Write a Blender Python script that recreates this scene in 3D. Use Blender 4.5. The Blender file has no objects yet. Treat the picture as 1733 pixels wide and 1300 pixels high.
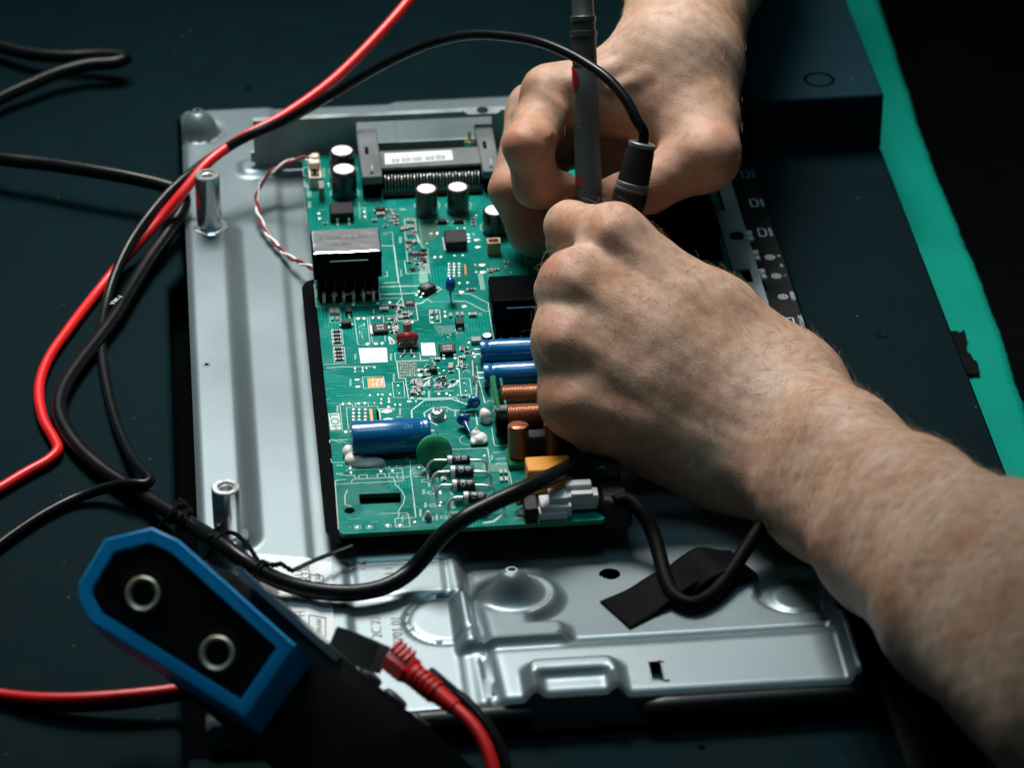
import bpy, bmesh, math, random
import numpy as np
from math import sin, cos, radians, pi, sqrt, atan2
from mathutils import Vector, Matrix
random.seed(7); RNG = np.random.default_rng(7)
S = 0.001                                   # everything below is written in millimetres
scene = bpy.context.scene
COL = scene.collection

# ------------------------------------------------------------------ camera
F_PX, DIST, PITCH, YAW = 6000.0, 1450.0, radians(32.5), radians(5.6)
FW = np.array([sin(YAW)*cos(PITCH), cos(YAW)*cos(PITCH), -sin(PITCH)])
RT = np.array([cos(YAW), -sin(YAW), 0.0]); UP = np.cross(RT, FW)
CAM = -FW*DIST
cam = bpy.data.cameras.new('camera'); cam_o = bpy.data.objects.new('camera', cam); COL.objects.link(cam_o)
cam.sensor_width = 36.0; cam.lens = F_PX/1733*36.0; cam.clip_start = 0.05; cam.clip_end = 50
cam_o.matrix_world = Matrix(((RT[0], UP[0], -FW[0], CAM[0]*S), (RT[1], UP[1], -FW[1], CAM[1]*S),
                             (RT[2], UP[2], -FW[2], CAM[2]*S), (0, 0, 0, 1)))
cam.dof.use_dof = True; cam.dof.focus_distance = 1.425; cam.dof.aperture_fstop = 10.5; cam.dof.aperture_blades = 7
scene.camera = cam_o

# ------------------------------------------------------------------ light
scene.view_settings.view_transform = 'Standard'; scene.view_settings.look = 'None'
scene.view_settings.exposure = 0.0; scene.view_settings.gamma = 1.0
w = bpy.data.worlds.new('World'); scene.world = w; w.use_nodes = True
w.node_tree.nodes['Background'].inputs[0].default_value = (0.30, 0.62, 0.72, 1)
w.node_tree.nodes['Background'].inputs[1].default_value = 0.044
def lamp(name, el, az, dist, sx, sy, watt, col, target=(-10, 30, 10), spread=180):
    l = bpy.data.lights.new(name, 'AREA'); l.shape = 'RECTANGLE'; l.size = sx; l.size_y = sy; l.energy = watt; l.color = col; l.spread = radians(spread)
    o = bpy.data.objects.new(name, l); COL.objects.link(o)
    e, a = radians(el), radians(az)            # az 0 = straight behind the board (+Y), positive to the right
    d = Vector((sin(a)*cos(e), cos(a)*cos(e), sin(e)))
    o.location = Vector(target)*S + d*dist
    o.rotation_euler = d.to_track_quat('Z', 'Y').to_euler()
    return o
lamp('key_lamp', 62, -8, 1.0, 0.46, 0.38, 2.12, (1.0, 0.95, 0.89), (-40, 66, 10), 51)
lamp('ceiling_lamp', 90, 12, 1.6, 0.60, 0.50, 4.2, (0.55, 0.91, 1.0))
lamp('ceiling_panel', 37, -27, 1.9, 0.95, 0.70, 1.9, (0.80, 0.96, 1.0))

# ------------------------------------------------------------------ pixel helpers (photo pixels -> mm on a plane of height z / at a depth)
def P(x, y, z=0.0):
    d = FW*F_PX + RT*(x-866.5) - UP*(y-650.0); t = (z-CAM[2])/d[2]
    return CAM + d*t
def Q(x, y, dd):
    d = FW*F_PX + RT*(x-866.5) - UP*(y-650.0)
    return CAM + d*(dd/F_PX)
def depth(p): return float((np.array(p)-CAM) @ FW)
def mmpp(p): return depth(p)/F_PX
CROPS = {'A': (500, 230, 200/1733), 'B': (640, 330, 200/1733), 'C': (520, 480, 200/1733), 'D': (660, 460, 200/1733),
         'E': (640, 570, 200/1733), 'F': (540, 600, 200/1733), 'G': (560, 770, 200/1733), 'H': (700, 740, 200/1733),
         'I': (780, 420, 200/1733), 'J': (800, 560, 200/1733), 'K': (820, 640, 0.2)}
def cp(c, x, y):
    a = CROPS[c]; return a[0]+x*a[2], a[1]+y*a[2]
BZ = 9.0
def cP(c, x, y, z=BZ): return P(*cp(c, x, y), z)

# ------------------------------------------------------------------ materials
MATS = {}
def new_mat(name):
    m = bpy.data.materials.new(name); m.use_nodes = True; MATS[name] = m
    nt = m.node_tree; return m, nt, nt.nodes['Principled BSDF']
def N(nt, t, **kw):
    n = nt.nodes.new(t)
    for k, v in kw.items():
        if k.startswith('i_'): n.inputs[k[2:].replace('_', ' ')].default_value = v
        else: setattr(n, k, v)
    return n
def ramp(nt, src, stops):
    r = N(nt, 'ShaderNodeValToRGB'); e = r.color_ramp.elements
    while len(e) < len(stops): e.new(0.5)
    for i, (p, c) in enumerate(stops):
        e[i].position = p; e[i].color = tuple(c)+(1,) if len(c) == 3 else c
    nt.links.new(src, r.inputs[0]); return r.outputs[0]
def g(v): return (v, v, v)
def mat(name, col, rough=0.5, metal=0.0, var=0.0, bump=0.0, bscale=900.0, spec=0.5, coat=0.0, rvar=0.0, vscale=60.0, dust=0.0):
    m, nt, b = new_mat(name)
    b.inputs['Base Color'].default_value = (*col, 1); b.inputs['Roughness'].default_value = rough
    b.inputs['Metallic'].default_value = metal; b.inputs['Specular IOR Level'].default_value = spec
    if coat: b.inputs['Coat Weight'].default_value = coat; b.inputs['Coat Roughness'].default_value = 0.08
    tc = N(nt, 'ShaderNodeTexCoord')
    if var or rvar:
        n = N(nt, 'ShaderNodeTexNoise', i_Scale=vscale, i_Detail=5.0); nt.links.new(tc.outputs['Object'], n.inputs['Vector'])
        if var:
            c = ramp(nt, n.outputs['Fac'], [(0.25, [x*(1-var) for x in col]), (0.75, [min(1, x*(1+var)) for x in col])])
            nt.links.new(c, b.inputs['Base Color'])
        if rvar:
            c = ramp(nt, n.outputs['Fac'], [(0.3, g(max(0.02, rough-rvar))), (0.7, g(rough+rvar))])
            nt.links.new(c, b.inputs['Roughness'])
    if dust:
        vd = N(nt, 'ShaderNodeTexVoronoi', i_Scale=dust, i_Randomness=1.0); nt.links.new(tc.outputs['Object'], vd.inputs['Vector'])
        sc_ = N(nt, 'ShaderNodeSeparateColor'); nt.links.new(vd.outputs['Color'], sc_.inputs[0])
        thr = N(nt, 'ShaderNodeMath', operation='LESS_THAN'); nt.links.new(vd.outputs['Distance'], thr.inputs[0]); thr.inputs[1].default_value = 0.055
        gt = N(nt, 'ShaderNodeMath', operation='MULTIPLY'); nt.links.new(thr.outputs[0], gt.inputs[0]); nt.links.new(ramp(nt, sc_.outputs[1], [(0.72, g(0)), (0.9, g(0.6))]), gt.inputs[1])
        md = N(nt, 'ShaderNodeMix', data_type='RGBA'); md.inputs[7].default_value = (0.12, 0.14, 0.145, 1); nt.links.new(gt.outputs[0], md.inputs[0])
        if b.inputs['Base Color'].links: nt.links.new(b.inputs['Base Color'].links[0].from_socket, md.inputs[6])
        else: md.inputs[6].default_value = (*col, 1)
        nt.links.new(md.outputs[2], b.inputs['Base Color'])
    if bump:
        n = N(nt, 'ShaderNodeTexNoise', i_Scale=bscale, i_Detail=3.0); nt.links.new(tc.outputs['Object'], n.inputs['Vector'])
        bp = N(nt, 'ShaderNodeBump', i_Strength=bump, i_Distance=0.0004); nt.links.new(n.outputs['Fac'], bp.inputs['Height'])
        nt.links.new(bp.outputs[0], b.inputs['Normal'])
    return m
mat('dark_panel', (0.0014, 0.0092, 0.0122), 0.62, var=0.18, bump=0.35, bscale=1500, rvar=0.06, spec=0.02, dust=130.0)
mat('dark_cover', (0.0010, 0.0078, 0.0108), 0.6, var=0.15, bump=0.30, bscale=1500, spec=0.03, dust=120.0)
mat('black_base', (0.0016, 0.0020, 0.0024), 0.9, spec=0.0)
mat('black_plastic', (0.006, 0.0075, 0.0085), 0.4, var=0.2, bump=0.1, rvar=0.1, spec=0.16)
mat('black_rubber', (0.0045, 0.0055, 0.0065), 0.30, var=0.2, bump=0.10, bscale=700, rvar=0.05, spec=0.17)
mat('black_epoxy', (0.009, 0.011, 0.0125), 0.45, spec=0.26, var=0.25, bump=0.35, bscale=2500, vscale=400)
mat('shrink_black', (0.004, 0.0045, 0.005), 0.34, bump=0.6, bscale=420, rvar=0.06, spec=0.3)
mat('red_cable', (0.62, 0.008, 0.010), 0.36, var=0.12, bump=0.05)
mat('white_wire', (0.70, 0.69, 0.66), 0.4)
mat('darkred_wire', (0.20, 0.004, 0.018), 0.4)
mat('aluminium_top', (0.86, 0.87, 0.88), 0.38, 0.55, var=0.05)
mat('cap_sleeve', (0.006, 0.016, 0.026), 0.24, var=0.3, coat=0.3)
mat('cap_sleeve_brown_reflection', (0.060, 0.034, 0.012), 0.24, var=0.3, coat=0.3)  # brown and gold reflection put into the sleeve colour
mat('blue_sleeve', (0.002, 0.100, 0.27), 0.22, var=0.15, bump=0.25, bscale=260, coat=0.3)
mat('blue_epoxy', (0.003, 0.060, 0.26), 0.14, var=0.2, coat=0.5)
mat('green_epoxy', (0.012, 0.26, 0.115), 0.42, var=0.2, bump=0.3, bscale=500)
mat('red_epoxy', (0.19, 0.006, 0.005), 0.12, var=0.3, coat=0.6)
mat('solder', (0.80, 0.82, 0.82), 0.24, 0.62, bump=0.5, bscale=1500)
mat('tin', (0.72, 0.74, 0.74), 0.28, 0.66, var=0.1, bump=0.15)
mat('chrome', (0.80, 0.83, 0.86), 0.20, 0.86, var=0.08, rvar=0.05, vscale=200)
mat('copper_pad', (0.62, 0.25, 0.09), 0.35, 0.7)
mat('white_glue', (0.68, 0.66, 0.63), 0.38, bump=0.3, bscale=350)
mat('white_plastic', (0.44, 0.46, 0.46), 0.42, var=0.06)
mat('beige_plastic', (0.44, 0.31, 0.19), 0.45, var=0.12)
mat('ivory_plastic', (0.62, 0.57, 0.46), 0.40, var=0.1)
mat('yellow_box', (0.60, 0.235, 0.015), 0.30, var=0.08)
mat('orange_epoxy', (0.52, 0.15, 0.010), 0.2, var=0.1, coat=0.4)
mat('resin_grey', (0.35, 0.25, 0.25), 0.3, var=0.1)
mat('red_band', (0.33, 0.01, 0.02), 0.3)
mat('tan_ceramic', (0.26, 0.20, 0.165), 0.45, var=0.2)
mat('grey_ceramic', (0.20, 0.21, 0.21), 0.45, var=0.2)
mat('silver_mark', (0.58, 0.60, 0.62), 0.4)
mat('silk_white', (0.36, 0.50, 0.47), 0.5)
mat('silk_dim', (0.12, 0.30, 0.26), 0.5)
mat('print_grey', (0.62, 0.72, 0.75), 0.5)
mat('print_blue', (0.12, 0.26, 0.40), 0.5)
mat('print_black', (0.03, 0.035, 0.04), 0.5)
mat('print_stamp', (0.20, 0.23, 0.25), 0.5)
mat('paper', (0.62, 0.67, 0.70), 0.6, var=0.03)
mat('bracket_metal', (0.26, 0.31, 0.32), 0.45, 0.30, var=0.22, rvar=0.1, bump=0.2, bscale=300)
mat('slot_plastic', (0.095, 0.112, 0.12), 0.36, var=0.2, bump=0.15, rvar=0.08)
mat('stand_plastic', (0.0035, 0.020, 0.028), 0.6, var=0.12, bump=0.3, bscale=1500, spec=0.05, dust=110.0)
mat('meter_blue', (0.001, 0.40, 0.92), 0.45, var=0.05, bump=0.1)
mat('meter_black', (0.0022, 0.0024, 0.0026), 0.55, bump=0.15, spec=0.22)
mat('meter_grey', (0.010, 0.013, 0.015), 0.5, var=0.2)
mat('lens_metal', (0.62, 0.52, 0.40), 0.35, 0.5, var=0.3)
mat('glass_grey', (0.34, 0.35, 0.33), 0.12, 0.0, coat=0.5)
mat('probe_black', (0.010, 0.0105, 0.0105), 0.5, spec=0.25, var=0.2, bump=0.2)
mat('probe_grey', (0.066, 0.078, 0.084), 0.52, spec=0.3, var=0.15, bump=0.2)
mat('collar_grey', (0.105, 0.12, 0.125), 0.42)
mat('red_mark', (0.32, 0.006, 0.006), 0.45)
mat('green_mat', (0.0004, 0.235, 0.175), 0.8, var=0.10, bump=0.5, bscale=350, vscale=25, spec=0.08)
mat('floor_black', (0.0022, 0.0028, 0.003), 0.9, var=0.3, spec=0.02)
mat('nail', (0.50, 0.27, 0.25), 0.28, var=0.08)
mat('hair_light', (0.46, 0.34, 0.20), 0.4)
mat('hair_dark', (0.10, 0.060, 0.035), 0.4)
mat('tape_black', (0.004, 0.0045, 0.005), 0.6, var=0.2, bump=0.25, bscale=250, spec=0.02)
mat('cable_matte', (0.0022, 0.0025, 0.0028), 0.55, var=0.2, bump=0.2, bscale=600, spec=0.05)
mat('screw_zinc', (0.50, 0.53, 0.55), 0.30, 1.0, var=0.2, bump=0.3, bscale=900, rvar=0.1)
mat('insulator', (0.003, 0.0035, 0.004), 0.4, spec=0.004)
mat('hatch_silver', (0.62, 0.58, 0.55), 0.4, 0.8, var=0.3, bump=0.9, bscale=900, vscale=900)
mat('cap_band', (0.016, 0.040, 0.052), 0.3)
mat('sleeve_print', (0.04, 0.17, 0.38), 0.4)
mat('blue_cradle', (0.010, 0.11, 0.17), 0.22, coat=0.3)
mat('grey_clip', (0.36, 0.40, 0.39), 0.4)
mat('slot_dark', (0.06, 0.08, 0.09), 0.3, 0.8)
mat('rosin', (0.28, 0.16, 0.05), 0.25, var=.5, vscale=500, coat=.4)
mat('tape_gloss', (0.42, 0.44, 0.45), 0.15, 0.65, bump=.22, bscale=200, coat=.6)
mat('winding_dark', (0.10, 0.055, 0.03), 0.3, 0.4)
mat('tape_ink', (0.10, 0.11, 0.115), 0.3)
mat('gold', (0.75, 0.55, 0.28), 0.25, 0.9)
mat('choke_green', (0.006, 0.13, 0.050), 0.18, var=.15, coat=.4)
mat('collar_dark', (0.040, 0.046, 0.048), 0.4, var=.15)
mat('meter_screen', (0.10, 0.115, 0.118), 0.18, coat=.5)
# copper winding: fine rings
def winding(name, axis, per=0.00062):
    m, nt, b = new_mat(name)
    tc = N(nt, 'ShaderNodeTexCoord'); wv = N(nt, 'ShaderNodeTexWave', wave_type='BANDS', bands_direction=axis, i_Scale=1/per/6.283*2, i_Distortion=0.6, i_Detail=1.0)
    nt.links.new(tc.outputs['Object'], wv.inputs['Vector'])
    c = ramp(nt, wv.outputs['Fac'], [(0.05, (0.05, 0.012, 0.005)), (0.6, (0.46, 0.17, 0.085))])
    nt.links.new(c, b.inputs['Base Color']); b.inputs['Metallic'].default_value = 0.8; b.inputs['Roughness'].default_value = 0.34
    bp = N(nt, 'ShaderNodeBump', i_Strength=0.6, i_Distance=0.0002); nt.links.new(wv.outputs['Fac'], bp.inputs['Height']); nt.links.new(bp.outputs[0], b.inputs['Normal'])
winding('copper_x', 'X'); winding('copper_z', 'Z')
# pressed zinc sheet of the chassis
def zinc():
    m, nt, b = new_mat('zinc_sheet')
    tc = N(nt, 'ShaderNodeTexCoord')
    n = N(nt, 'ShaderNodeTexNoise', i_Scale=16.0, i_Detail=6.0); nt.links.new(tc.outputs['Object'], n.inputs['Vector'])
    n2 = N(nt, 'ShaderNodeTexNoise', i_Scale=1800.0, i_Detail=2.0); nt.links.new(tc.outputs['Object'], n2.inputs['Vector'])
    nt.links.new(ramp(nt, n.outputs['Fac'], [(0.3, (0.152, 0.200, 0.222)), (0.7, (0.172, 0.222, 0.244))]), b.inputs['Base Color'])
    nt.links.new(ramp(nt, n.outputs['Fac'], [(0.3, g(0.34)), (0.7, g(0.40))]), b.inputs['Roughness'])
    b.inputs['Metallic'].default_value = 0.55
    bp = N(nt, 'ShaderNodeBump', i_Strength=0.25, i_Distance=0.00015); nt.links.new(n2.outputs['Fac'], bp.inputs['Height']); nt.links.new(bp.outputs[0], b.inputs['Normal'])
zinc()
# solder-masked laminate with traces in low relief
def pcb():
    m, nt, b = new_mat('board_mask'); L = nt.links.new
    tc = N(nt, 'ShaderNodeTexCoord'); O = tc.outputs['Object']
    v = N(nt, 'ShaderNodeTexVoronoi', distance='CHEBYCHEV', i_Scale=55.0, i_Randomness=0.9); L(O, v.inputs['Vector'])
    zone = N(nt, 'ShaderNodeSeparateColor'); L(v.outputs['Color'], zone.inputs[0])
    v2 = N(nt, 'ShaderNodeTexVoronoi', distance='CHEBYCHEV', feature='F1', i_Scale=240.0, i_Randomness=1.0); L(O, v2.inputs['Vector'])
    wv = N(nt, 'ShaderNodeTexWave', wave_type='BANDS', bands_direction='X', i_Scale=230.0, i_Distortion=0.0); L(O, wv.inputs['Vector'])
    wv2 = N(nt, 'ShaderNodeTexWave', wave_type='BANDS', bands_direction='Y', i_Scale=180.0, i_Distortion=0.0); L(O, wv2.inputs['Vector'])
    pick = N(nt, 'ShaderNodeMix', data_type='FLOAT'); L(ramp(nt, zone.outputs[1], [(0.45, g(0)), (0.47, g(1))]), pick.inputs[0]); L(wv.outputs['Fac'], pick.inputs[2]); L(wv2.outputs['Fac'], pick.inputs[3])
    mask = ramp(nt, zone.outputs[0], [(0.60, g(0)), (0.62, g(1))])
    tr = N(nt, 'ShaderNodeMath', operation='MULTIPLY'); L(ramp(nt, pick.outputs[0], [(0.45, g(0)), (0.6, g(1))]), tr.inputs[0]); L(mask, tr.inputs[1])
    pour = ramp(nt, v2.outputs['Distance'], [(0.0, g(1)), (0.42, g(1)), (0.46, g(0)), (1, g(0))])
    nz = N(nt, 'ShaderNodeTexNoise', i_Scale=70.0, i_Detail=4.0); L(O, nz.inputs['Vector'])
    base = ramp(nt, nz.outputs['Fac'], [(0.3, (0.0003, 0.122, 0.098)), (0.7, (0.0006, 0.162, 0.131))])
    mx = N(nt, 'ShaderNodeMix', data_type='RGBA'); mx.inputs[7].default_value = (0.004, 0.240, 0.195, 1)
    f = N(nt, 'ShaderNodeMath', operation='MULTIPLY', use_clamp=True); L(tr.outputs[0], f.inputs[0]); f.inputs[1].default_value = 0.7
    L(f.outputs[0], mx.inputs[0]); L(base, mx.inputs[6])
    mx2 = N(nt, 'ShaderNodeMix', data_type='RGBA', blend_type='MULTIPLY'); mx2.inputs[0].default_value = 0.35; L(mx.outputs[2], mx2.inputs[6]); L(ramp(nt, zone.outputs[2], [(0.3, g(0.65)), (0.34, g(1.1))]), mx2.inputs[7])
    L(mx2.outputs[2], b.inputs['Base Color'])
    hgt = N(nt, 'ShaderNodeMath', operation='ADD'); L(tr.outputs[0], hgt.inputs[0]); L(pour, hgt.inputs[1])
    n3 = N(nt, 'ShaderNodeTexNoise', i_Scale=420.0, i_Detail=2.0); L(O, n3.inputs['Vector'])
    h2 = N(nt, 'ShaderNodeMath', operation='MULTIPLY_ADD'); L(n3.outputs['Fac'], h2.inputs[0]); h2.inputs[1].default_value = 0.9; L(hgt.outputs[0], h2.inputs[2])
    bp = N(nt, 'ShaderNodeBump', i_Strength=0.55, i_Distance=0.00006); L(h2.outputs[0], bp.inputs['Height']); L(bp.outputs[0], b.inputs['Normal'])
    L(ramp(nt, nz.outputs['Fac'], [(0.35, g(0.17)), (0.65, g(0.36))]), b.inputs['Roughness']); b.inputs['Specular IOR Level'].default_value = 0.11
pcb()
mat('board_edge', (0.004, 0.19, 0.055), 0.5, var=0.2)
mat('board_dark', (0.002, 0.075, 0.050), 0.35, var=0.3, bump=0.5, bscale=900)
# skin
def skin():
    m, nt, b = new_mat('skin'); L = nt.links.new
    tc = N(nt, 'ShaderNodeTexCoord'); O = tc.outputs['Object']
    n1 = N(nt, 'ShaderNodeTexNoise', i_Scale=42.0, i_Detail=5.0, i_Roughness=0.6); L(O, n1.inputs['Vector'])
    c1 = ramp(nt, n1.outputs['Fac'], [(0.25, (0.345, 0.180, 0.105)), (0.42, (0.425, 0.262, 0.178)), (0.58, (0.465, 0.315, 0.235)), (0.76, (0.52, 0.385, 0.305))])
    n2 = N(nt, 'ShaderNodeTexNoise', i_Scale=230.0, i_Detail=4.0); L(O, n2.inputs['Vector'])
    mx = N(nt, 'ShaderNodeMix', data_type='RGBA', blend_type='MULTIPLY'); mx.inputs[0].default_value = 0.8
    L(c1, mx.inputs[6]); L(ramp(nt, n2.outputs['Fac'], [(0.3, (0.80, 0.70, 0.66)), (0.62, (1.08, 1.06, 1.05))]), mx.inputs[7])
    at = N(nt, 'ShaderNodeAttribute', attribute_name='blush')
    sp = N(nt, 'ShaderNodeSeparateColor'); L(at.outputs['Color'], sp.inputs[0])
    mr = N(nt, 'ShaderNodeMix', data_type='RGBA'); mr.inputs[7].default_value = (0.42, 0.175, 0.105, 1)
    f = N(nt, 'ShaderNodeMath', operation='MULTIPLY'); f.inputs[1].default_value = 0.88; L(sp.outputs[0], f.inputs[0]); L(f.outputs[0], mr.inputs[0]); L(mx.outputs[2], mr.inputs[6])
    mv = N(nt, 'ShaderNodeMix', data_type='RGBA'); mv.inputs[7].default_value = (0.255, 0.195, 0.165, 1)
    f2 = N(nt, 'ShaderNodeMath', operation='MULTIPLY'); f2.inputs[1].default_value = 0.78; L(sp.outputs[1], f2.inputs[0]); L(f2.outputs[0], mv.inputs[0]); L(mr.outputs[2], mv.inputs[6])
    # freckles and age spots
    vs = N(nt, 'ShaderNodeTexVoronoi', i_Scale=75.0, i_Randomness=1.0); 
    wn = N(nt, 'ShaderNodeTexNoise', i_Scale=260.0, i_Detail=3.0); L(O, wn.inputs['Vector'])
    wa = N(nt, 'ShaderNodeMix', data_type='RGBA'); wa.inputs[0].default_value = 0.006; L(O, wa.inputs[6]); L(wn.outputs['Color'], wa.inputs[7]); L(wa.outputs[2], vs.inputs['Vector'])
    spot = ramp(nt, vs.outputs['Distance'], [(0.0, g(1)), (0.10, g(0.8)), (0.2, g(0))])
    ss = N(nt, 'ShaderNodeSeparateColor'); L(vs.outputs['Color'], ss.inputs[0])
    fs = N(nt, 'ShaderNodeMath', operation='MULTIPLY'); L(spot, fs.inputs[0]); L(ramp(nt, ss.outputs[0], [(0.66, g(0)), (0.8, g(0.5))]), fs.inputs[1])
    ms = N(nt, 'ShaderNodeMix', data_type='RGBA'); ms.inputs[7].default_value = (0.27, 0.105, 0.045, 1); L(fs.outputs[0], ms.inputs[0]); L(mv.outputs[2], ms.inputs[6])
    L(ms.outputs[2], b.inputs['Base Color'])
    b.inputs['Roughness'].default_value = 0.52; b.inputs['Specular IOR Level'].default_value = 0.38
    b.inputs['Subsurface Weight'].default_value = 0.12; b.inputs['Subsurface Radius'].default_value = (1.0, 0.35, 0.2); b.inputs['Subsurface Scale'].default_value = 0.003
    # relief: skin cells, pores, folds
    mp = N(nt, 'ShaderNodeMapping'); mp.inputs['Rotation'].default_value = (0.3, 0.5, 0.9); mp.inputs['Scale'].default_value = (1.0, 2.2, 1.0); L(O, mp.inputs['Vector'])
    vc = N(nt, 'ShaderNodeTexVoronoi', feature='DISTANCE_TO_EDGE', i_Scale=620.0); L(mp.outputs[0], vc.inputs['Vector'])
    n4 = N(nt, 'ShaderNodeTexNoise', i_Scale=330.0, i_Detail=6.0, i_Roughness=0.65); L(mp.outputs[0], n4.inputs['Vector'])
    b1 = N(nt, 'ShaderNodeBump', i_Strength=0.22, i_Distance=0.0004); L(ramp(nt, vc.outputs['Distance'], [(0.0, g(0)), (0.16, g(1))]), b1.inputs['Height'])
    b2 = N(nt, 'ShaderNodeBump', i_Strength=0.10, i_Distance=0.0007); L(n4.outputs['Fac'], b2.inputs['Height']); L(b1.outputs[0], b2.inputs['Normal']); L(b2.outputs[0], b.inputs['Normal'])
skin()

# ------------------------------------------------------------------ mesh helpers
class MB:
    def __init__(s): s.v = []; s.f = []; s.m = []; s.cur = 0
    def mat(s, i): s.cur = i; return s
    def add(s, vs, fs):
        k = len(s.v); s.v += [tuple(map(float, p)) for p in vs]
        for f in fs: s.f.append(tuple(i+k for i in f)); s.m.append(s.cur)
        return s
    def box(s, c, d, b=0.0, rz=0.0, taper=1.0):
        cx, cy, cz = c; X, Y, Z = d[0]/2, d[1]/2, d[2]/2; b = min(b, X*.49, Y*.49, Z*.49)
        vs = []; idx = {}
        for sx in (-1, 1):
            for sy in (-1, 1):
                for sz in (-1, 1):
                    t = taper if sz > 0 else 1.0
                    if b <= 0:
                        idx[sx, sy, sz] = [len(vs)]*3; vs.append((sx*X*t, sy*Y*t, sz*Z))
                    else:
                        idx[sx, sy, sz] = [len(vs), len(vs)+1, len(vs)+2]
                        vs += [(sx*X*t, sy*(Y*t-b), sz*(Z-b)), (sx*(X*t-b), sy*Y*t, sz*(Z-b)), (sx*(X*t-b), sy*(Y*t-b), sz*Z)]
        fs = []
        def q(l, flip): fs.append(tuple(l[::-1] if flip else l))
        for a in (0, 1, 2):
            for sg in (-1, 1):
                o = [(-1, -1), (1, -1), (1, 1), (-1, 1)]; l = []
                for p, r in o:
                    k = [0, 0, 0]; k[a] = sg; k[(a+1) % 3] = p; k[(a+2) % 3] = r; l.append(idx[tuple(k)][a])
                q(l, sg < 0)
        if b > 0:
            for a in (0, 1, 2):
                e, h = (a+1) % 3, (a+2) % 3
                for se in (-1, 1):
                    for sh in (-1, 1):
                        k0 = [0]*3; k1 = [0]*3; k0[a] = -1; k1[a] = 1; k0[e] = k1[e] = se; k0[h] = k1[h] = sh
                        l = [idx[tuple(k0)][e], idx[tuple(k1)][e], idx[tuple(k1)][h], idx[tuple(k0)][h]]
                        q(l, se*sh > 0)
            for sx in (-1, 1):
                for sy in (-1, 1):
                    for sz in (-1, 1): q(idx[sx, sy, sz], sx*sy*sz < 0)
        ca, sa = cos(rz), sin(rz)
        s.add([(cx+x*ca-y*sa, cy+x*sa+y*ca, cz+z) for x, y, z in vs], fs); return s
    def ring_loft(s, rings, cap0=True, cap1=True, closed=True):
        n = len(rings[0]); vs = [p for r in rings for p in r]; fs = []
        for i in range(len(rings)-1):
            for j in range(n if closed else n-1):
                a, b = i*n+j, i*n+(j+1) % n; fs.append((a, b, b+n, a+n))
        if cap0: fs.append(tuple(range(n))[::-1])
        if cap1: fs.append(tuple((len(rings)-1)*n+j for j in range(n)))
        return s.add(vs, fs)
    def lathe(s, c, prof, n=24, ax=(0, 0, 1), cap0=True, cap1=True, sy=1.0):
        ax = np.array(ax, float); ax /= np.linalg.norm(ax)
        t = np.array([1., 0, 0]) if abs(ax[0]) < 0.9 else np.array([0, 1., 0])
        e1 = t-ax*(t@ax); e1 /= np.linalg.norm(e1); e2 = np.cross(ax, e1); c = np.array(c, float)
        rings = [[c+ax*h+e1*r*cos(2*pi*k/n)+e2*r*sy*sin(2*pi*k/n) for k in range(n)] for r, h in prof]
        return s.ring_loft(rings, cap0, cap1)
    def tube(s, pts, r, n=10, cap=True, flat=None):
        pts = [np.array(p, float) for p in pts]; m = len(pts)
        rs = r if hasattr(r, '__len__') else [r]*m
        T = [pts[min(i+1, m-1)]-pts[max(i-1, 0)] for i in range(m)]; T = [t/(np.linalg.norm(t)+1e-9) for t in T]
        u = np.array([0, 0, 1.]) if abs(T[0][2]) < 0.9 else np.array([1., 0, 0])
        rings = []
        for i in range(m):
            u = u-T[i]*(u@T[i]); u /= np.linalg.norm(u); w_ = np.cross(T[i], u)
            rings.append([pts[i]+(u*cos(2*pi*k/n)*(flat or 1.0)+w_*sin(2*pi*k/n))*rs[i] for k in range(n)])
        return s.ring_loft(rings, cap, cap)
    def ell(s, c, r, n=16, m=10, rot=None):
        vs = []; fs = []; c = np.array(c, float); R = np.eye(3) if rot is None else np.array(rot)
        for i in range(m+1):
            t = pi*i/m
            for k in range(n):
                a = 2*pi*k/n; vs.append(c+R@np.array([r[0]*sin(t)*cos(a), r[1]*sin(t)*sin(a), r[2]*cos(t)]))
        for i in range(m):
            for k in range(n):
                a, b = i*n+k, i*n+(k+1) % n; fs.append((a, a+n, b+n, b))
        return s.add(vs, fs)
    def prism(s, poly, z0, z1):
        n = len(poly); A = sum(poly[i][0]*poly[(i+1) % n][1]-poly[(i+1) % n][0]*poly[i][1] for i in range(n))
        if A < 0: poly = poly[::-1]
        return s.ring_loft([[(p[0], p[1], z0) for p in poly], [(p[0], p[1], z1) for p in poly]])
    def build(s, name, mats, parent=None, origin=None, sharp=38, smooth=True):
        if isinstance(mats, str): mats = [mats]
        V = np.array(s.v, float)
        if origin is None:
            lo, hi = V.min(0), V.max(0); origin = np.array([(lo[0]+hi[0])/2, (lo[1]+hi[1])/2, lo[2]])
        origin = np.array(origin, float)
        me = bpy.data.meshes.new(name); me.from_pydata(((V-origin)*S).tolist(), [], s.f)
        for x in mats: me.materials.append(MATS[x])
        if len(mats) > 1: me.polygons.foreach_set('material_index', s.m)
        if smooth:
            me.polygons.foreach_set('use_smooth', [True]*len(me.polygons)); me.set_sharp_from_angle(angle=radians(sharp))
        me.update()
        return place(name, me, parent, origin)
WLOC = {}
def place(name, me, parent, origin, rz=0.0):
    o = bpy.data.objects.new(name, me); COL.objects.link(o)
    origin = np.array(origin, float); WLOC[o.name] = origin
    if parent is not None:
        o.parent = parent; o.location = Vector((origin-WLOC[parent.name])*S)
    else: o.location = Vector(origin*S)
    o.rotation_euler.z = rz
    return o
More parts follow.
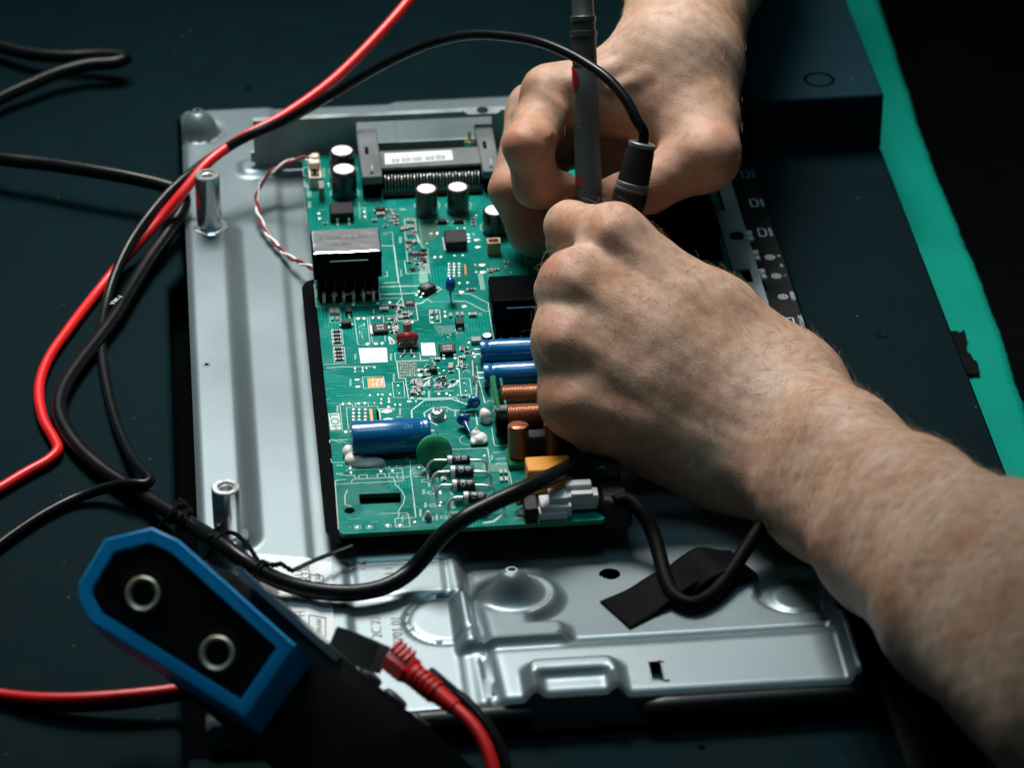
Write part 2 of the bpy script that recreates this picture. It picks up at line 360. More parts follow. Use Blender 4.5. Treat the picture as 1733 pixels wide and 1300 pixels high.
def thing(name, label, cat, at, group=None):
    o = bpy.data.objects.new(name, None); COL.objects.link(o); o.empty_display_size = 0.01
    o.location = Vector(np.array(at, float)*S); WLOC[o.name] = np.array(at, float)
    return tag(o, label, cat, group)
def tag(o, label=None, cat=None, group=None, kind=None):
    for k, v in (('label', label), ('category', cat), ('group', group), ('kind', kind)):
        if v: o[k] = v
    return o
def spline(pts, step=2.0):
    """Catmull-Rom through the points, resampled about every step mm"""
    p = [np.array(q, float) for q in pts]; p = [2*p[0]-p[1]]+p+[2*p[-1]-p[-2]]; out = []
    for i in range(1, len(p)-2):
        a, b, c, d = p[i-1:i+3]; n = max(2, int(np.linalg.norm(c-b)/step))
        ta, tb, tc_ = 0, np.linalg.norm(b-a)**.5+1e-6, 0
        tcc = tb+np.linalg.norm(c-b)**.5+1e-6; td = tcc+np.linalg.norm(d-c)**.5+1e-6
        for k in range(n):
            t = tb+(tcc-tb)*k/n
            A1 = a*(tb-t)/(tb-ta)+b*(t-ta)/(tb-ta); A2 = b*(tcc-t)/(tcc-tb)+c*(t-tb)/(tcc-tb); A3 = c*(td-t)/(td-tcc)+d*(t-tcc)/(td-tcc)
            B1 = A1*(tcc-t)/(tcc-ta)+A2*(t-ta)/(tcc-ta); B2 = A2*(td-t)/(td-tb)+A3*(t-tb)/(td-tb)
            out.append(B1*(tcc-t)/(tcc-tb)+B2*(t-tb)/(tcc-tb))
    out.append(p[-2]); return out
_TXT = {}
def glyphs(body):
    """triangles of a text, unit height, origin at its centre"""
    if body not in _TXT:
        cu = bpy.data.curves.new('t', 'FONT'); cu.body = body; cu.size = 1.0; cu.resolution_u = 3
        o = bpy.data.objects.new('t', cu); COL.objects.link(o); bpy.context.view_layer.update()
        me = bpy.data.meshes.new_from_object(o.evaluated_get(bpy.context.evaluated_depsgraph_get()))
        V = [(v.co.x, v.co.y) for v in me.vertices]; Fc = [tuple(p.vertices) for p in me.polygons]
        bpy.data.objects.remove(o); bpy.data.meshes.remove(me); bpy.data.curves.remove(cu)
        V = np.array(V); c = (V.min(0)+V.max(0))/2; h = V.max(0)[1]-V.min(0)[1]
        _TXT[body] = ((V-c)/max(h, 1e-6), Fc)
    return _TXT[body]
def text_into(mb, body, c, size, rz=0.0, sx=1.0):
    V, Fc = glyphs(body); ca, sa = cos(rz), sin(rz)
    mb.add([(c[0]+(x*sx*ca-y*sa)*size, c[1]+(x*sx*sa+y*ca)*size, c[2]) for x, y in V], Fc)

# ================================================================== SETTING
fl = MB(); fl.box((200, 200, -96), (6000, 6000, 4)); tag(fl.build('floor', 'floor_black'), kind='structure')
# ---- green mat under the television, uneven cut edge
me_ = MB(); pts = []
xr = [P(x+3, y, -34) for x, y in ((1464, -60), (1487, 0), (1531, 135), (1568, 250), (1609, 351), (1641, 427), (1676, 515), (1698, 578), (1723, 654), (1762, 780), (1840, 1010), (1920, 1250), (2030, 1640))]
edge = spline(xr, 4.0); edge = [(p[0]+RNG.normal()*0.22+0.2*sin(p[1]*0.11), p[1]) for p in edge]
poly = [(-420, edge[0][1])]+edge+[(-420, edge[-1][1])]
me_.prism([(x, y) for x, y in poly], -44, -34)
mo = me_.build('green_mat', 'green_mat'); tag(mo, 'green foam mat showing along the right side of the dark television', 'mat')
bv = mo.modifiers.new('b', 'BEVEL'); bv.width = 0.004; bv.segments = 3; bv.limit_method = 'ANGLE'; bv.angle_limit = radians(50)

# ================================================================== TELEVISION
TV = thing('television', 'opened flat television lying on its face, dark back and silver chassis plate', 'television', (0, 0, -33))
PXL = -138.5  # panel stops short here; the black gap stands for the rib's shade
b = MB(); b.box((-258, 60, -29), (884, 1200, 7)); b.build('base_frame', 'black_base', TV)
b = MB()
b.prism([(-700, 660), (-700, -540), (PXL, -540), (PXL, 100), (-131.7, 112), (-131.7, 253.2), (186, 253.2), (186, 660)], -13, -5)   # left of and behind the chassis
o = b.build('back_panel', 'dark_panel', TV)
bvp = o.modifiers.new('b', 'BEVEL'); bvp.width = 0.0025; bvp.segments = 3
b = MB(); b.box((25, -400, -17), (327, 370, 8), 2.0); b.build('back_panel', 'dark_panel', TV)
for c in (P(420, 148, -5), P(1188, 1266, -13), P(520, 1265, -13)):
    b = MB(); b.lathe(c+np.array([0, 0, 0.02]), [(1.5, 0), (1.5, 0.05)], 14); b.build('vent_hole', 'black_base', TV)
# small raised ribs of the panel
# ---- chassis plate: one pressed sheet
X0, X1, Y0, Y1 = -130.3, 106.0, -212.5, 252.0
sq = [P(1097, 1123, 1), P(1127, 1156, 1)]
xs = np.unique(np.round(np.concatenate([np.arange(X0, X1+.1, 1.3), [X1, sq[0][0], sq[1][0]]]), 2)); ys = np.unique(np.round(np.concatenate([np.arange(Y0, Y1+.1, 1.3), [Y1, sq[1][1], sq[0][1]]]), 2))
def ss(a, b_, x): t = np.clip((x-a)/(b_-a), 0, 1); return t*t*(3-2*t)
def sdrect(x, y, cx, cy, hx, hy, r):
    qx = np.abs(x-cx)-hx+r; qy = np.abs(y-cy)-hy+r
    return np.minimum(np.maximum(qx, qy), 0)+np.hypot(np.maximum(qx, 0), np.maximum(qy, 0))-r
def pad(d, w_): return 1-ss(-w_, 0, d)           # 1 inside, falling to 0 over w_ inside the outline
def H(x, y):
    z = np.zeros_like(x)
    # long side rib
    z += 6.5*pad(sdrect(x, y, -124.5, 18, 19.5, 128.5, 12), 9.5)*np.where(x < -120, 1, 1)
    # shallow dish along the left and step beside the board
    z -= 1.2*pad(sdrect(x, y, -60, -10, 30, 300, 6), 4)
    # corner pad, then dome with a screw hole
    c = P(336, 222, 0); r = np.hypot(x-c[0], y-c[1]); z += 11.0*np.clip(1-(r/9.6)**2, 0, 1)**0.8 - 0.8*np.exp(-((r-10.6)/1.2)**2)
    # low pad at the end of the side plate
    z += 2.2*pad(sdrect(x, y, P(440, 285, 0)[0], P(440, 285, 0)[1], 11, 9, 7), 4)
    # middle field in front of the board is sunk
    xg = P(772, 940, 0)[0]
    z -= (1.2+0.085*np.clip(y+176, 0, 70))*pad(sdrect(x, y, 40, -134, 40-xg, 50, 7)*1.0, 5.0)*(x > xg-2)
    # embossed number plate left of the groove
    xl = P(582, 1000, 0)[0]
    z -= 1.3*pad(sdrect(x, y, (xl+xg)/2-1, -165, (xg-xl)/2-1.0, 49, 4), 3)
    z += 0.9*pad(sdrect(x, y, (xl+xg)/2, P(680, 965, 0)[1]+2, (xg-xl)/2-3.5, 17, 4), 3)
    # groove running to the front edge
    gx = xg+(y+110)*(-0.055); z -= 2.4*np.exp(-((x-gx-1.5)/2.3)**2)*ss(-108, -116, y)
    # flat oval
    o_ = P(738, 1040, 0); d = sdrect(x, y, o_[0]+4, o_[1], 15, 14.5, 14.4); z -= 1.2*np.exp(-((d)/1.0)**2)*(x < gx-2.5)
    # raised pad with the cone
    pc = P(866, 1003, 0); d1 = np.hypot(x-pc[0]-1.5, (y-pc[1]))-17.5
    d2 = sdrect(x, y, pc[0]-8.0, pc[1]-16.5, 14.5, 18.5, 3)
    d3 = sdrect(x, y, pc[0]+4, pc[1]-27, 15, 8, 5)
    d = np.minimum(np.minimum(d1, d2), d3); z += 4.4*(1-ss(-3.5, 1.5, d))
    r = np.hypot(x-pc[0], y-pc[1]); z += 10.0*(1-ss(2.0, 12.0, r))*0.95 - 0.9*np.exp(-((r-13.2)/1.3)**2)
    # front rail: a step with a crease behind it
    fy = -176.0; z += 1.6*(1-ss(fy-2.0, fy, y))*(x > gx); z -= 1.8*np.exp(-((y-fy-0.6)/1.1)**2)*(x > pc[0]+15)*(x < 100)
    # handle: raised block with a ledge
    h0, h1 = P(880, 1128, 2), P(1066, 1192, 2)
    d = sdrect(x, y, (h0[0]+h1[0])/2, h0[1]-19, (h1[0]-h0[0])/2, 20, 6); z += 5.0*(1-ss(-4, 1, d))
    d = sdrect(x, y, (h0[0]+h1[0])/2, h0[1]-25, (h1[0]-h0[0])/2-4.5, 17, 3.5); z -= 3.2*(1-ss(-3, 0.5, d))*(1-ss(h0[1]-22, h0[1]-17, y)*0)
    # round boss by the right wall
    bc = P(1352, 985, 0); r = np.hypot(x-bc[0], y-bc[1]); z -= 4.5*(1-ss(14.5, 17.5, r)); z += 1.2*(1-ss(9.3, 11.0, r))
    d = sdrect(x, y, bc[0]+13, bc[1]-22, 8.5, 30, 5); z -= 4.2*(1-ss(-2.5, 0.5, d))*(1-(1-ss(14.5, 17.5, r)))*(y > -172)
    z += 5*ss(101.5, 104.5, x)*(y < -60)
    # gentle unevenness of sheet metal
    z += 0.12*np.sin(x*0.043+y*0.021)+0.10*np.sin(y*0.057-x*0.017+1.0)
    # rolled edges
    z -= 2.5*(1-ss(X0, X0+2.4, x))+1.5*(ss(Y1-2, Y1, y))+2.0*(1-ss(Y0, Y0+2.2, y))
    return z
GX, GY = np.meshgrid(xs, ys); GZ = H(GX, GY)
holes = [(P(1032, 962, -2.6), 4.1), (P(350, 618, 6.5), 0.95), (np.array([P(868, 967, 13)[0], P(866, 1003, 0)[1], 0]), 1.5), (np.array([P(336, 222, 0)[0], P(336, 222, 0)[1], 0]), 1.25)]
nx, ny = len(xs), len(ys); V = np.stack([GX, GY, GZ], -1).reshape(-1, 3)
def snap_hole(V, c, r):
    d = np.hypot(V[:, 0]-c[0], V[:, 1]-c[1]); k = np.abs(d-r) < 0.75
    if r < 2: k = (d < r*1.9)
    n = np.where(d > 1e-6, d, 1)
    V[k, 0] = c[0]+(V[k, 0]-c[0])/n[k]*r; V[k, 1] = c[1]+(V[k, 1]-c[1])/n[k]*r
kill = np.zeros((ny-1, nx-1), bool)
fx = (xs[:-1]+xs[1:])/2; fyc = (ys[:-1]+ys[1:])/2; FX, FY = np.meshgrid(fx, fyc)
c, r = holes[0]; snap_hole(V, c, r); V2 = V.reshape(ny, nx, 3)
cx4 = (V2[:-1, :-1]+V2[1:, :-1]+V2[:-1, 1:]+V2[1:, 1:])/4
kill |= np.hypot(cx4[..., 0]-c[0], cx4[..., 1]-c[1]) < r-0.15
kill |= (FX > sq[0][0]) & (FX < sq[1][0]) & (FY > sq[1][1]) & (FY < sq[0][1])
I = np.arange(nx*ny).reshape(ny, nx)
Fq = np.stack([I[:-1, :-1], I[:-1, 1:], I[1:, 1:], I[1:, :-1]], -1)[~kill]
ct = MB(); ct.v = [tuple(p) for p in V]; ct.f = [tuple(q) for q in Fq]; ct.m = [0]*len(ct.f)
# rolled-down skirt round the sheet
def skirt(line, dz):
    k = len(ct.v); ct.v += [tuple(p) for p in line]+[(p[0], p[1], dz) for p in line]; n = len(line)
    for i in range(n-1): ct.f.append((k+i, k+i+1, k+n+i+1, k+n+i)); ct.m.append(0)
V2 = V.reshape(ny, nx, 3)
skirt(V2[:, 0][::-1], -20); skirt(V2[0], -13); skirt(V2[-1][::-1], -10); skirt(V2[:, -1], -20)
chassis = ct.build('chassis_plate', 'zinc_sheet', TV, sharp=50)
def zt(x, y): return float(H(np.array([x]), np.array([y]))[0])
# screw holes pressed in the sheet (threaded wells), lip of the square hole
for c, r in holes[1:]:
    z = zt(c[0], c[1]); b = MB(); b.lathe((c[0], c[1], z), [(r*1.0, 0.12), (r*0.86, 0.10), (r*0.8, -0.0), (0.05, 0.02)], 18, cap0=False); sh_ = b.build('screw_hole', 'insulator', TV)
    b = MB(); b.lathe((c[0], c[1], z), [(r*1.7, -0.05), (r*1.45, 0.28), (r*1.02, 0.30), (r*0.95, 0.0)], 20, cap0=False, cap1=False); b.build('screw_hole_rim', 'zinc_sheet', sh_)
b = MB(); zz = zt(sq[1][0]+2, sq[1][1]+3)
b.box((sq[1][0]-0.2, (sq[0][1]+sq[1][1])/2, zz-3.0), (0.9, sq[0][1]-sq[1][1], 6.4), 0.2); b.box((sq[1][0]+.4, sq[1][1]+0.6, zz+.2), (2.0, 1.4, 0.8), 0.2); b.box((sq[1][0]-0.4, sq[0][1]-0.2, zz+.25), (2.2, 1.0, 0.8), 0.2)
b.build('hole_tab', 'zinc_sheet', TV)
b = MB(); b.box(((sq[0][0]+sq[1][0])/2-1, sq[1][1]+4.5, -4.2), (sq[1][0]-sq[0][0]+6, 14, 1.0)); b.build('inner_sheet', 'zinc_sheet', TV)
# ---- black bumpers in front of the chassis
def bumper(x0, x1, y0, y1, z):
    b = MB(); pts = [(x0, y0, z), (x0+3, y0, z)]+[(x0+(x1-x0)*t, y0+(y1-y0)*t, z) for t in np.linspace(0.1, 0.95, 12)]+[(x1, y1, z)]
    rs = [1.5, 4.2]+[5.2]*12+[4.5]; b.tube(pts, rs, 14); return b.build('bumper', 'black_rubber', TV)
a0, a1 = P(1080, 1193, -4), P(1500, 1170, -4); bumper(a0[0], a1[0], a0[1]-1, a0[1]+0, -6)
a0, a1 = P(812, 1212, -4), P(886, 1207, -4); bumper(a1[0], a0[0]-60, a1[1]+1, a1[1]-1, -6.5)
# ---- standoffs
def standoff(px, py, ptop):
    c = P(px, py, 6.0); c[2] = zt(c[0], c[1])-0.2; h = (py-6-ptop)*mmpp(c)/cos(PITCH)
    t = MB(); t.lathe(c, [(7.8, 0.0), (7.2, .5), (6.0, 0.9), (5.8, 1.6), (5.45, 1.7), (5.45, h-0.5), (5.0, h), (3.3, h), (2.9, h-.6), (2.9, h-8)], 40, cap1=True)
    o = t.build('standoff', 'chrome', TV, origin=c, sharp=30)
    th = MB(); hel = [(c[0]+2.75*cos(a), c[1]+2.75*sin(a), c[2]+h-1.0-a*0.14) for a in np.arange(0, 38, 0.3)]; th.tube(hel, 0.36, 6); th.build('thread', 'tin', o)
standoff(355, 385, 292); standoff(386, 902, 812)
# ---- label on the chassis with its print
def quad_on(mb, pts, lift=0.12, n=10):
    a, b_, c, d = [np.array(p, float) for p in pts]
    g_ = []
    for i in range(n+1):
        for j in range(n+1):
            u, v = i/n, j/n; p = (a*(1-u)+b_*u)*(1-v)+(d*(1-u)+c*u)*v; g_.append((p[0], p[1], zt(p[0], p[1])+lift))
    mb.add(g_, [(i*(n+1)+j, (i+1)*(n+1)+j, (i+1)*(n+1)+j+1, i*(n+1)+j+1) for i in range(n) for j in range(n)])
st = MB(); quad_on(st, [P(402, 1110, 0), P(566, 1115, 0), P(561, 948, 0), P(400, 934, 0)], 0.15, 16)
sticker = st.build('label_sticker', 'paper', TV)
pr = MB()
def stp(x, y): p = P(x, y, 0); return (p[0], p[1], zt(p[0], p[1])+0.25)
def strip(mb, p, q, w_):
    p = np.array(p); q = np.array(q); d = q-p; d[2] = 0; d /= np.linalg.norm(d)+1e-9; n_ = np.array([-d[1], d[0], 0])*w_/2
    mb.add([p+n_, p-n_, q-n_, q+n_], [(0, 1, 2, 3)])
for body, x, y, s_ in (('LED', 420, 985, 6), ('15J', 482, 1020, 6), ('PT', 503, 1010, 5), ('2', 516, 1014, 5), ('1L4', 505, 972, 4.5), ('8R330', 517, 974, 5), ('RoHS', 534, 985, 5.5), ('H', 508, 1040, 5), ('A10', 536, 1058, 5)):
    text_into(pr, body, stp(x, y), s_*0.72, radians(90), 1.0)
for (x0, y0, x1, y1) in ((525, 972, 547, 1000), (523, 1042, 551, 1075)):
    a, b_, c, d = stp(x0, y0), stp(x1, y0), stp(x1, y1), stp(x0, y1)
    for p, q in ((a, b_), (b_, c), (c, d), (d, a)): strip(pr, p, q, 0.45)
for k in range(26):
    y = 978+k*1.9; a = stp(433, y); bq = stp(470+(k % 3)*2, y+1); strip(pr, a, bq, [0.35, .7, .5, 1.0][k*7 % 4])
tag(pr.build('label_print', 'print_black', sticker, smooth=False), kind='stuff')
pr = MB()
for body, x, y, s_ in (('2C 22', 636, 1052, 6.2), ('2701 01', 672, 1060, 6.2), ('3 1', 612, 955, 5), ('3 3', 658, 962, 5), ('<', 617, 947, 4)):
    text_into(pr, body, stp(x, y), s_*0.62, radians(90), 1.0)
tag(pr.build('stamped_number', 'print_stamp', TV, smooth=False), kind='stuff')
# ---- side plate and upper wall of the card bay (dark sheet metal standing behind the board)
wy = P(470, 286, 0)[1]; wz = (286-208)*mmpp(P(470, 286, 0))/cos(PITCH)
def wx(px, z=wz): return float(np.interp(px, *zip(*[(q, P(q, 200, 0)[0]+0) for q in (0, 1733)])))
def on_wall(px, py):           # point of the wall plane y = wy seen at a photo pixel
    d = FW*F_PX+RT*(px-866.5)-UP*(py-650.0); t = (wy-CAM[1])/d[1]; return CAM+d*t
l0, l1, r0, r1 = on_wall(428, 208)[0], on_wall(603, 208)[0], on_wall(832, 208)[0], on_wall(905, 208)[0]
zlow = on_wall(700, 238)[2]
b = MB(); b.box(((l0+l1)/2, wy, wz/2), (l1-l0, 1.0, wz)); b.box(((l1+r0)/2, wy, wz-1.2), (r0-l1, 1.0, 2.4)); b.box(((l1+r0)/2, wy, zlow/2), (r0-l1, 1.0, zlow)); b.box(((r0+r1)/2, wy, wz/2), (r1-r0, 1.0, wz))
b.box(((l0+r1)/2, wy+1.3, wz+.3), (r1-l0, 3.4, 0.6)); tabx = on_wall(816, 203)[0]; b.prism([(tabx-9, wy-0.8), (tabx-6.5, wy-4.6), (tabx+6.5, wy-4.6), (tabx+9, wy-0.8), (tabx+9, wy+2), (tabx-9, wy+2)], wz+.7, wz+1.3)
b.box((l0-0.8, wy+0.2, 7), (1.6, 1.6, 5))
sidew = b.build('card_bay_wall', 'bracket_metal', TV)
b = MB(); b.lathe((tabx, wy-1.4, wz+1.3), [(2.6, 0), (2.6, .5), (1.2, .6)], 18); b.build('screw', 'black_plastic', sidew)
# ---- right cover with port strip
b = MB()
xe = 126.0; b.box(((xe+186.2)/2, -90, -10), (186.2-xe, 700, 26), 1.2)
cover = b.build('right_cover', 'dark_cover', TV)
b = MB(); b.box((119.0, -60, 1.0), (14.2, 490, 4.4), 0.5); ports = b.build('port_strip', 'black_plastic', TV)
b = MB(); 
for x, y, rr in ((1492, 565, 2.4),):
    c = P(x, y, 3.1); b.lathe(c, [(rr*1.25, -0.1), (rr*1.2, 0.25), (rr, 0.3), (rr*.9, 0.15)], 24)
b.build('rubber_foot', 'dark_cover', cover)
c = P(1626, 602, -33.4); b = MB(); n = 12; g_ = []
for i in range(n+1):
    for k in range(5): g_.append((c[0]-3.5+k*1.9+1.2*sin(i*.7), c[1]-17+i*2.9, -33.2+1.5*abs(sin(i*1.3+k*1.1))+k*.15))
b.add(g_, [(i*5+k, i*5+k+1, (i+1)*5+k+1, (i+1)*5+k) for i in range(n) for k in range(4)])
tag(b.build('tape_scrap', 'tape_black'), 'crumpled scrap of dark tape on the green mat beside the television edge', 'tape scrap')
# raised box at the far end
bx0 = P(1273, 167, 29)[0]; by0 = P(1490, 160, 29)[1]
b = MB(); b.box(((bx0+186.6)/2, by0+90, 15), (186.6-bx0, 180, 28), 0.9); sb = b.build('stand_cover', 'stand_plastic', TV)
b = MB(); b.box((bx0-18, by0+93, 12.5), (36, 180, 24), 0.9); b.build('stand_cover_step', 'stand_plastic', sb)
c = P(1386, 134, 29.05); b = MB(); b.lathe(c, [(7.2, 0.0), (7.1, 0.10), (5.7, 0.10), (5.6, 0.0)], 40, cap0=False, cap1=False); b.build('ring_mark', 'black_base', sb)
# printed port symbols
wh = MB(); gr = MB()
def portp(x, y): return P(x, y, 3.3)
def ring(mb, c, r0, r1, n=28):
    mb.add([(c[0]+r*cos(2*pi*k/n), c[1]+r*sin(2*pi*k/n), c[2]) for r in (r0, r1) for k in range(n)], [(k, (k+1) % n, n+(k+1) % n, n+k) for k in range(n)])
def poly_strip(mb, pts, w_, z=None):
    for p, q in zip(pts[:-1], pts[1:]): strip(mb, p, q, w_)
for i, (x, y) in enumerate(((1261, 294), (1276, 343), (1290, 393))):
    m_ = gr if i == 0 else wh; c = portp(x, y)
    D_ = [(-1.5, 3.2), (.8, 3.2), (1.6, 2.0), (1.6, -2.0), (.8, -3.2), (-1.5, -3.2), (-1.5, 3.2)]
    poly_strip(m_, [(c[0]+u, c[1]+v, c[2]) for u, v in D_], 0.5); text_into(m_, 'HDMI', (c[0]+3.6, c[1], c[2]), 1.5, radians(-90), 1.25)
for x, y in ((1303, 435), (1314, 467), (1325, 502)):
    c = portp(x, y); ring(wh, c, 0.9, 1.2); ring(wh, c, 0.0, 0.45); ring(wh, c, 1.75, 2.1)
for t_, x, y, s_ in (('R', 1318, 433, 1.5), ('- IN -', 1323, 449, 1.3), ('L', 1330, 466, 1.5), ('VIDEO', 1341, 500, 1.7), ('OPTICAL', 1356, 544, 1.7), ('LAN', 1366, 586, 1.7)):
    c = portp(x, y); text_into(wh, t_, (c[0], c[1], c[2]), s_, radians(-90), 1.0)
c = portp(1337, 544); poly_strip(wh, [(c[0]+u, c[1]+v, c[2]) for u, v in [(-2, 2.8), (1.6, 2.8), (1.6, -2.8), (-1, -2.8), (-2, -1.6)]], 0.55)
tag(wh.build('port_print', 'print_grey', ports, smooth=False), kind='stuff'); tag(gr.build('port_print', 'print_blue', ports, smooth=False), kind='stuff')
# grey jack bracket beside the board, its screw, square window and three white tabs
b = MB(); bz = 10.0
bl0, bl1 = P(1209, 357, bz), P(1262, 520, bz); bxl = (bl0[0]+bl1[0])/2; bxr = 111.5
hy0, hy1 = P(1256, 455, bz)[1], P(1262, 478, bz)[1]; hx0, hx1 = P(1244, 466, bz)[0], P(1272, 466, bz)[0]
ytop = P(1212, 357, bz)[1]
b.box(((bxl+bxr)/2, (hy0+ytop)/2, bz-.6), (bxr-bxl, ytop-hy0, 1.2)); b.box(((bxl+bxr)/2, (hy1-120)/2, bz-.6), (bxr-bxl, hy1+120, 1.2))
b.box(((bxl+hx0)/2, (hy0+hy1)/2, bz-.6), (hx0-bxl, hy0-hy1, 1.2)); b.box(((hx1+bxr)/2, (hy0+hy1)/2, bz-.6), (bxr-hx1, hy0-hy1, 1.2))
b.box(((bxl+4.5+bxr)/2, ytop+45, bz-.6), (bxr-bxl-4.5, 90, 1.2)); b.box((bxr-.5, 0, bz-5.2), (1, 320, 8.6))
br = b.build('jack_bracket', 'bracket_metal', TV)
c = P(1247, 400, bz); b = MB(); b.lathe(c, [(3.2, 0), (3.1, .7), (2.2, 1.2), (0.1, 1.3)], 22); b.mat(1)
b.box((c[0], c[1], bz+1.3), (3.0, .7, .25)); b.box((c[0], c[1], bz+1.31), (.7, 3.0, .25)); b.build('screw', ['black_plastic', 'insulator'], br)
for x, y in ((1274, 398), (1285, 431), (1296, 463)):
    c = P(x-6, y, 8.0); b = MB(); b.box((c[0], c[1]+1.6, c[2]), (3.0, 3.2, 1.6), .5); b.box((c[0]+.3, c[1]-2.6, c[2]-.6), (2.6, 3.2, 2.2), .7); b.box((c[0], c[1], c[2]-1), (2, 8, 1), .2); b.build('jack_tab', 'tin', br)

# ================================================================== CIRCUIT BOARD
BD = thing('circuit_board', 'green circuit board full of capacitors, chips and coils on the silver chassis', 'circuit board', (-20, 30, 0))
bx_l, by_b, by_t = -76.7, P(575, 905, BZ)[1], P(450, 268, BZ)[1]
outer = [(bx_l+1.5, by_b), (23.5, by_b), (24.5, by_b+1), (24.5, -52), (104, -52), (104, by_t), (bx_l, by_t), (bx_l, by_b+1.5)]
def px_loop(c, pts): return [tuple(cP(c, x, y)[:2]) for x, y in pts]
slot = px_loop('G', [(410, 590), (425, 578), (1010, 556), (1025, 572), (1030, 690), (1012, 705), (440, 730), (424, 716)])
hc = cP('G', 275, 818); rnd = [(hc[0]+2.05*cos(a), hc[1]+2.05*sin(a)) for a in np.linspace(0, 2*pi, 20, endpoint=False)]
slot2 = px_loop('F', [(835, 812), (865, 812), (895, 1080), (862, 1080)])
slot3 = px_loop('E', [(1290, 1095), (1335, 1085), (1350, 1190), (1300, 1200)])
vh = cP('C', 790, 885); viah = [(vh[0]+.55*cos(a), vh[1]+.55*sin(a)) for a in np.linspace(0, 2*pi, 10, endpoint=False)]
bm = bmesh.new()
for loop in (outer, slot, rnd, slot2, slot3, viah):
    vs = [bm.verts.new((x*S, y*S, BZ*S)) for x, y in loop]
    for i in range(len(vs)): bm.edges.new((vs[i], vs[(i+1) % len(vs)]))
bmesh.ops.triangle_fill(bm, use_beauty=True, use_dissolve=False, edges=bm.edges[:])
r_ = bmesh.ops.extrude_face_region(bm, geom=bm.faces[:])
for v in [e for e in r_['geom'] if isinstance(e, bmesh.types.BMVert)]: v.co.z -= 2.0*S
bmesh.ops.recalc_face_normals(bm, faces=bm.faces[:])
for v in bm.verts: v.co -= Vector((-20, 30, 0))*S
for f in bm.faces: f.material_index = 0 if f.normal.z > 0.5 else 1
me = bpy.data.meshes.new('laminate'); bm.to_mesh(me); bm.free(); me.materials.append(MATS['board_mask']); me.materials.append(MATS['board_edge'])
lam = place('laminate', me, BD, (-20, 30, 0))
# insulating sheet under the board
sx0 = P(520, 560, 2.5)[0]-.8; sy1 = P(522, 484, 2.5)[1]
poly = [(sx0+6, sy1), (sx0+2, sy1-2), (sx0, sy1-7), (sx0+.4, by_b+8), (sx0+4.5, by_b-1.6), (23, by_b-1.6), (23, sy1)]
b = MB(); b.prism(poly, 5.0, 6.0); b.build('insulating_sheet', 'insulator', BD)
for x, y in ((-72, -95), (18, -106), (-70, 150), (90, 100)): b = MB(); b.lathe((x, y, -3), [(3.5, 0), (2.6, 9.9)], 14); b.build('board_spacer', 'black_plastic', BD)

def zdims(c, x0, x1, yb, yf, ybot, z0=BZ):
    """box whose front-bottom edge, front-top edge and back-top edge lie at these crop rows"""
    A_, B_ = cP(c, x0, ybot, z0), cP(c, x1, ybot, z0); mid = (A_+B_)/2; w_ = B_[0]-A_[0]
    s_ = CROPS[c][2]; h = (ybot-yf)*s_*mmpp(mid)/cos(PITCH)
    d = cP(c, (x0+x1)/2, yb, z0+h)[1]-mid[1]
    return mid[0], mid[1]+d/2, w_, max(d, .6), max(h, .4)
def zbox(name, c, x0, x1, yb, yf, ybot, m, bev=0.2, parent=BD, z0=BZ, lift=0.0, taper=1.0):
    x, y, w_, d, h = zdims(c, x0, x1, yb, yf, ybot, z0)
    b = MB(); b.box((x, y, z0+h/2+lift), (w_, d, h-lift*0), bev, taper=taper)
    return b.build(name, m, parent), (x, y, w_, d, h)
def leg_strip(mb, x, y0, y1, ztop, w_=1.0, t=.35, z0=BZ):
    """gull-wing lead from (y0, ztop) down to the board at y1"""
    ym = y0+(y1-y0)*.45; pr = [(y0, ztop), (ym, ztop), (y0+(y1-y0)*.6, z0+.25), (y1, z0+.2)]
    for a, b_ in zip(pr[:-1], pr[1:]):
        dy, dz = b_[0]-a[0], b_[1]-a[1]; l = sqrt(dy*dy+dz*dz)+1e-9; ny_, nz_ = -dz/l*t/2, dy/l*t/2
        mb.add([(x-w_/2, a[0]+ny_, a[1]+nz_), (x+w_/2, a[0]+ny_, a[1]+nz_), (x+w_/2, a[0]-ny_, a[1]-nz_), (x-w_/2, a[0]-ny_, a[1]-nz_),
                (x-w_/2, b_[0]+ny_, b_[1]+nz_), (x+w_/2, b_[0]+ny_, b_[1]+nz_), (x+w_/2, b_[0]-ny_, b_[1]-nz_), (x-w_/2, b_[0]-ny_, b_[1]-nz_)],
               [(0, 1, 5, 4), (1, 2, 6, 5), (2, 3, 7, 6), (3, 0, 4, 7), (4, 5, 6, 7), (3, 2, 1, 0)])
# ---- power transistors and big chips: (crop, x0,x1,yback,yfront,ybottom, legs)
def power_chip(c, box, legs, tab=None, mark=None, m='black_epoxy'):
    o, (x, y, w_, d, h) = zbox('power_chip', c, *box, m, 0.35)
    for lx in legs:
        p = cP(c, lx, box[4]); b = MB(); leg_strip(b, p[0], y-d/2+.3, y-d/2-2.6, BZ+h*.45, 1.05); b.build('leg', 'tin', o)
    if tab:
        a, e = cP(c, tab[0], tab[2]), cP(c, tab[1], tab[3]); b = MB(); b.box(((a[0]+e[0])/2, y, BZ+.45), (abs(e[0]-a[0])+.8, d*1.05, .9), .2); b.build('tab', 'tin', o)
    if mark:
        b = MB()
        for i, t_ in enumerate(mark): text_into(b, t_, (x, y+d*.18-i*d*.34, BZ+h+.02), d*.2, 0)
        b.build('marking', 'silver_mark', o, smooth=False)
    return o
power_chip('A', (510, 860, 972, 1135, 1268), (615, 785))
power_chip('B', (988, 1308, 497, 690, 822), (), tab=(925, 985, 500, 780))
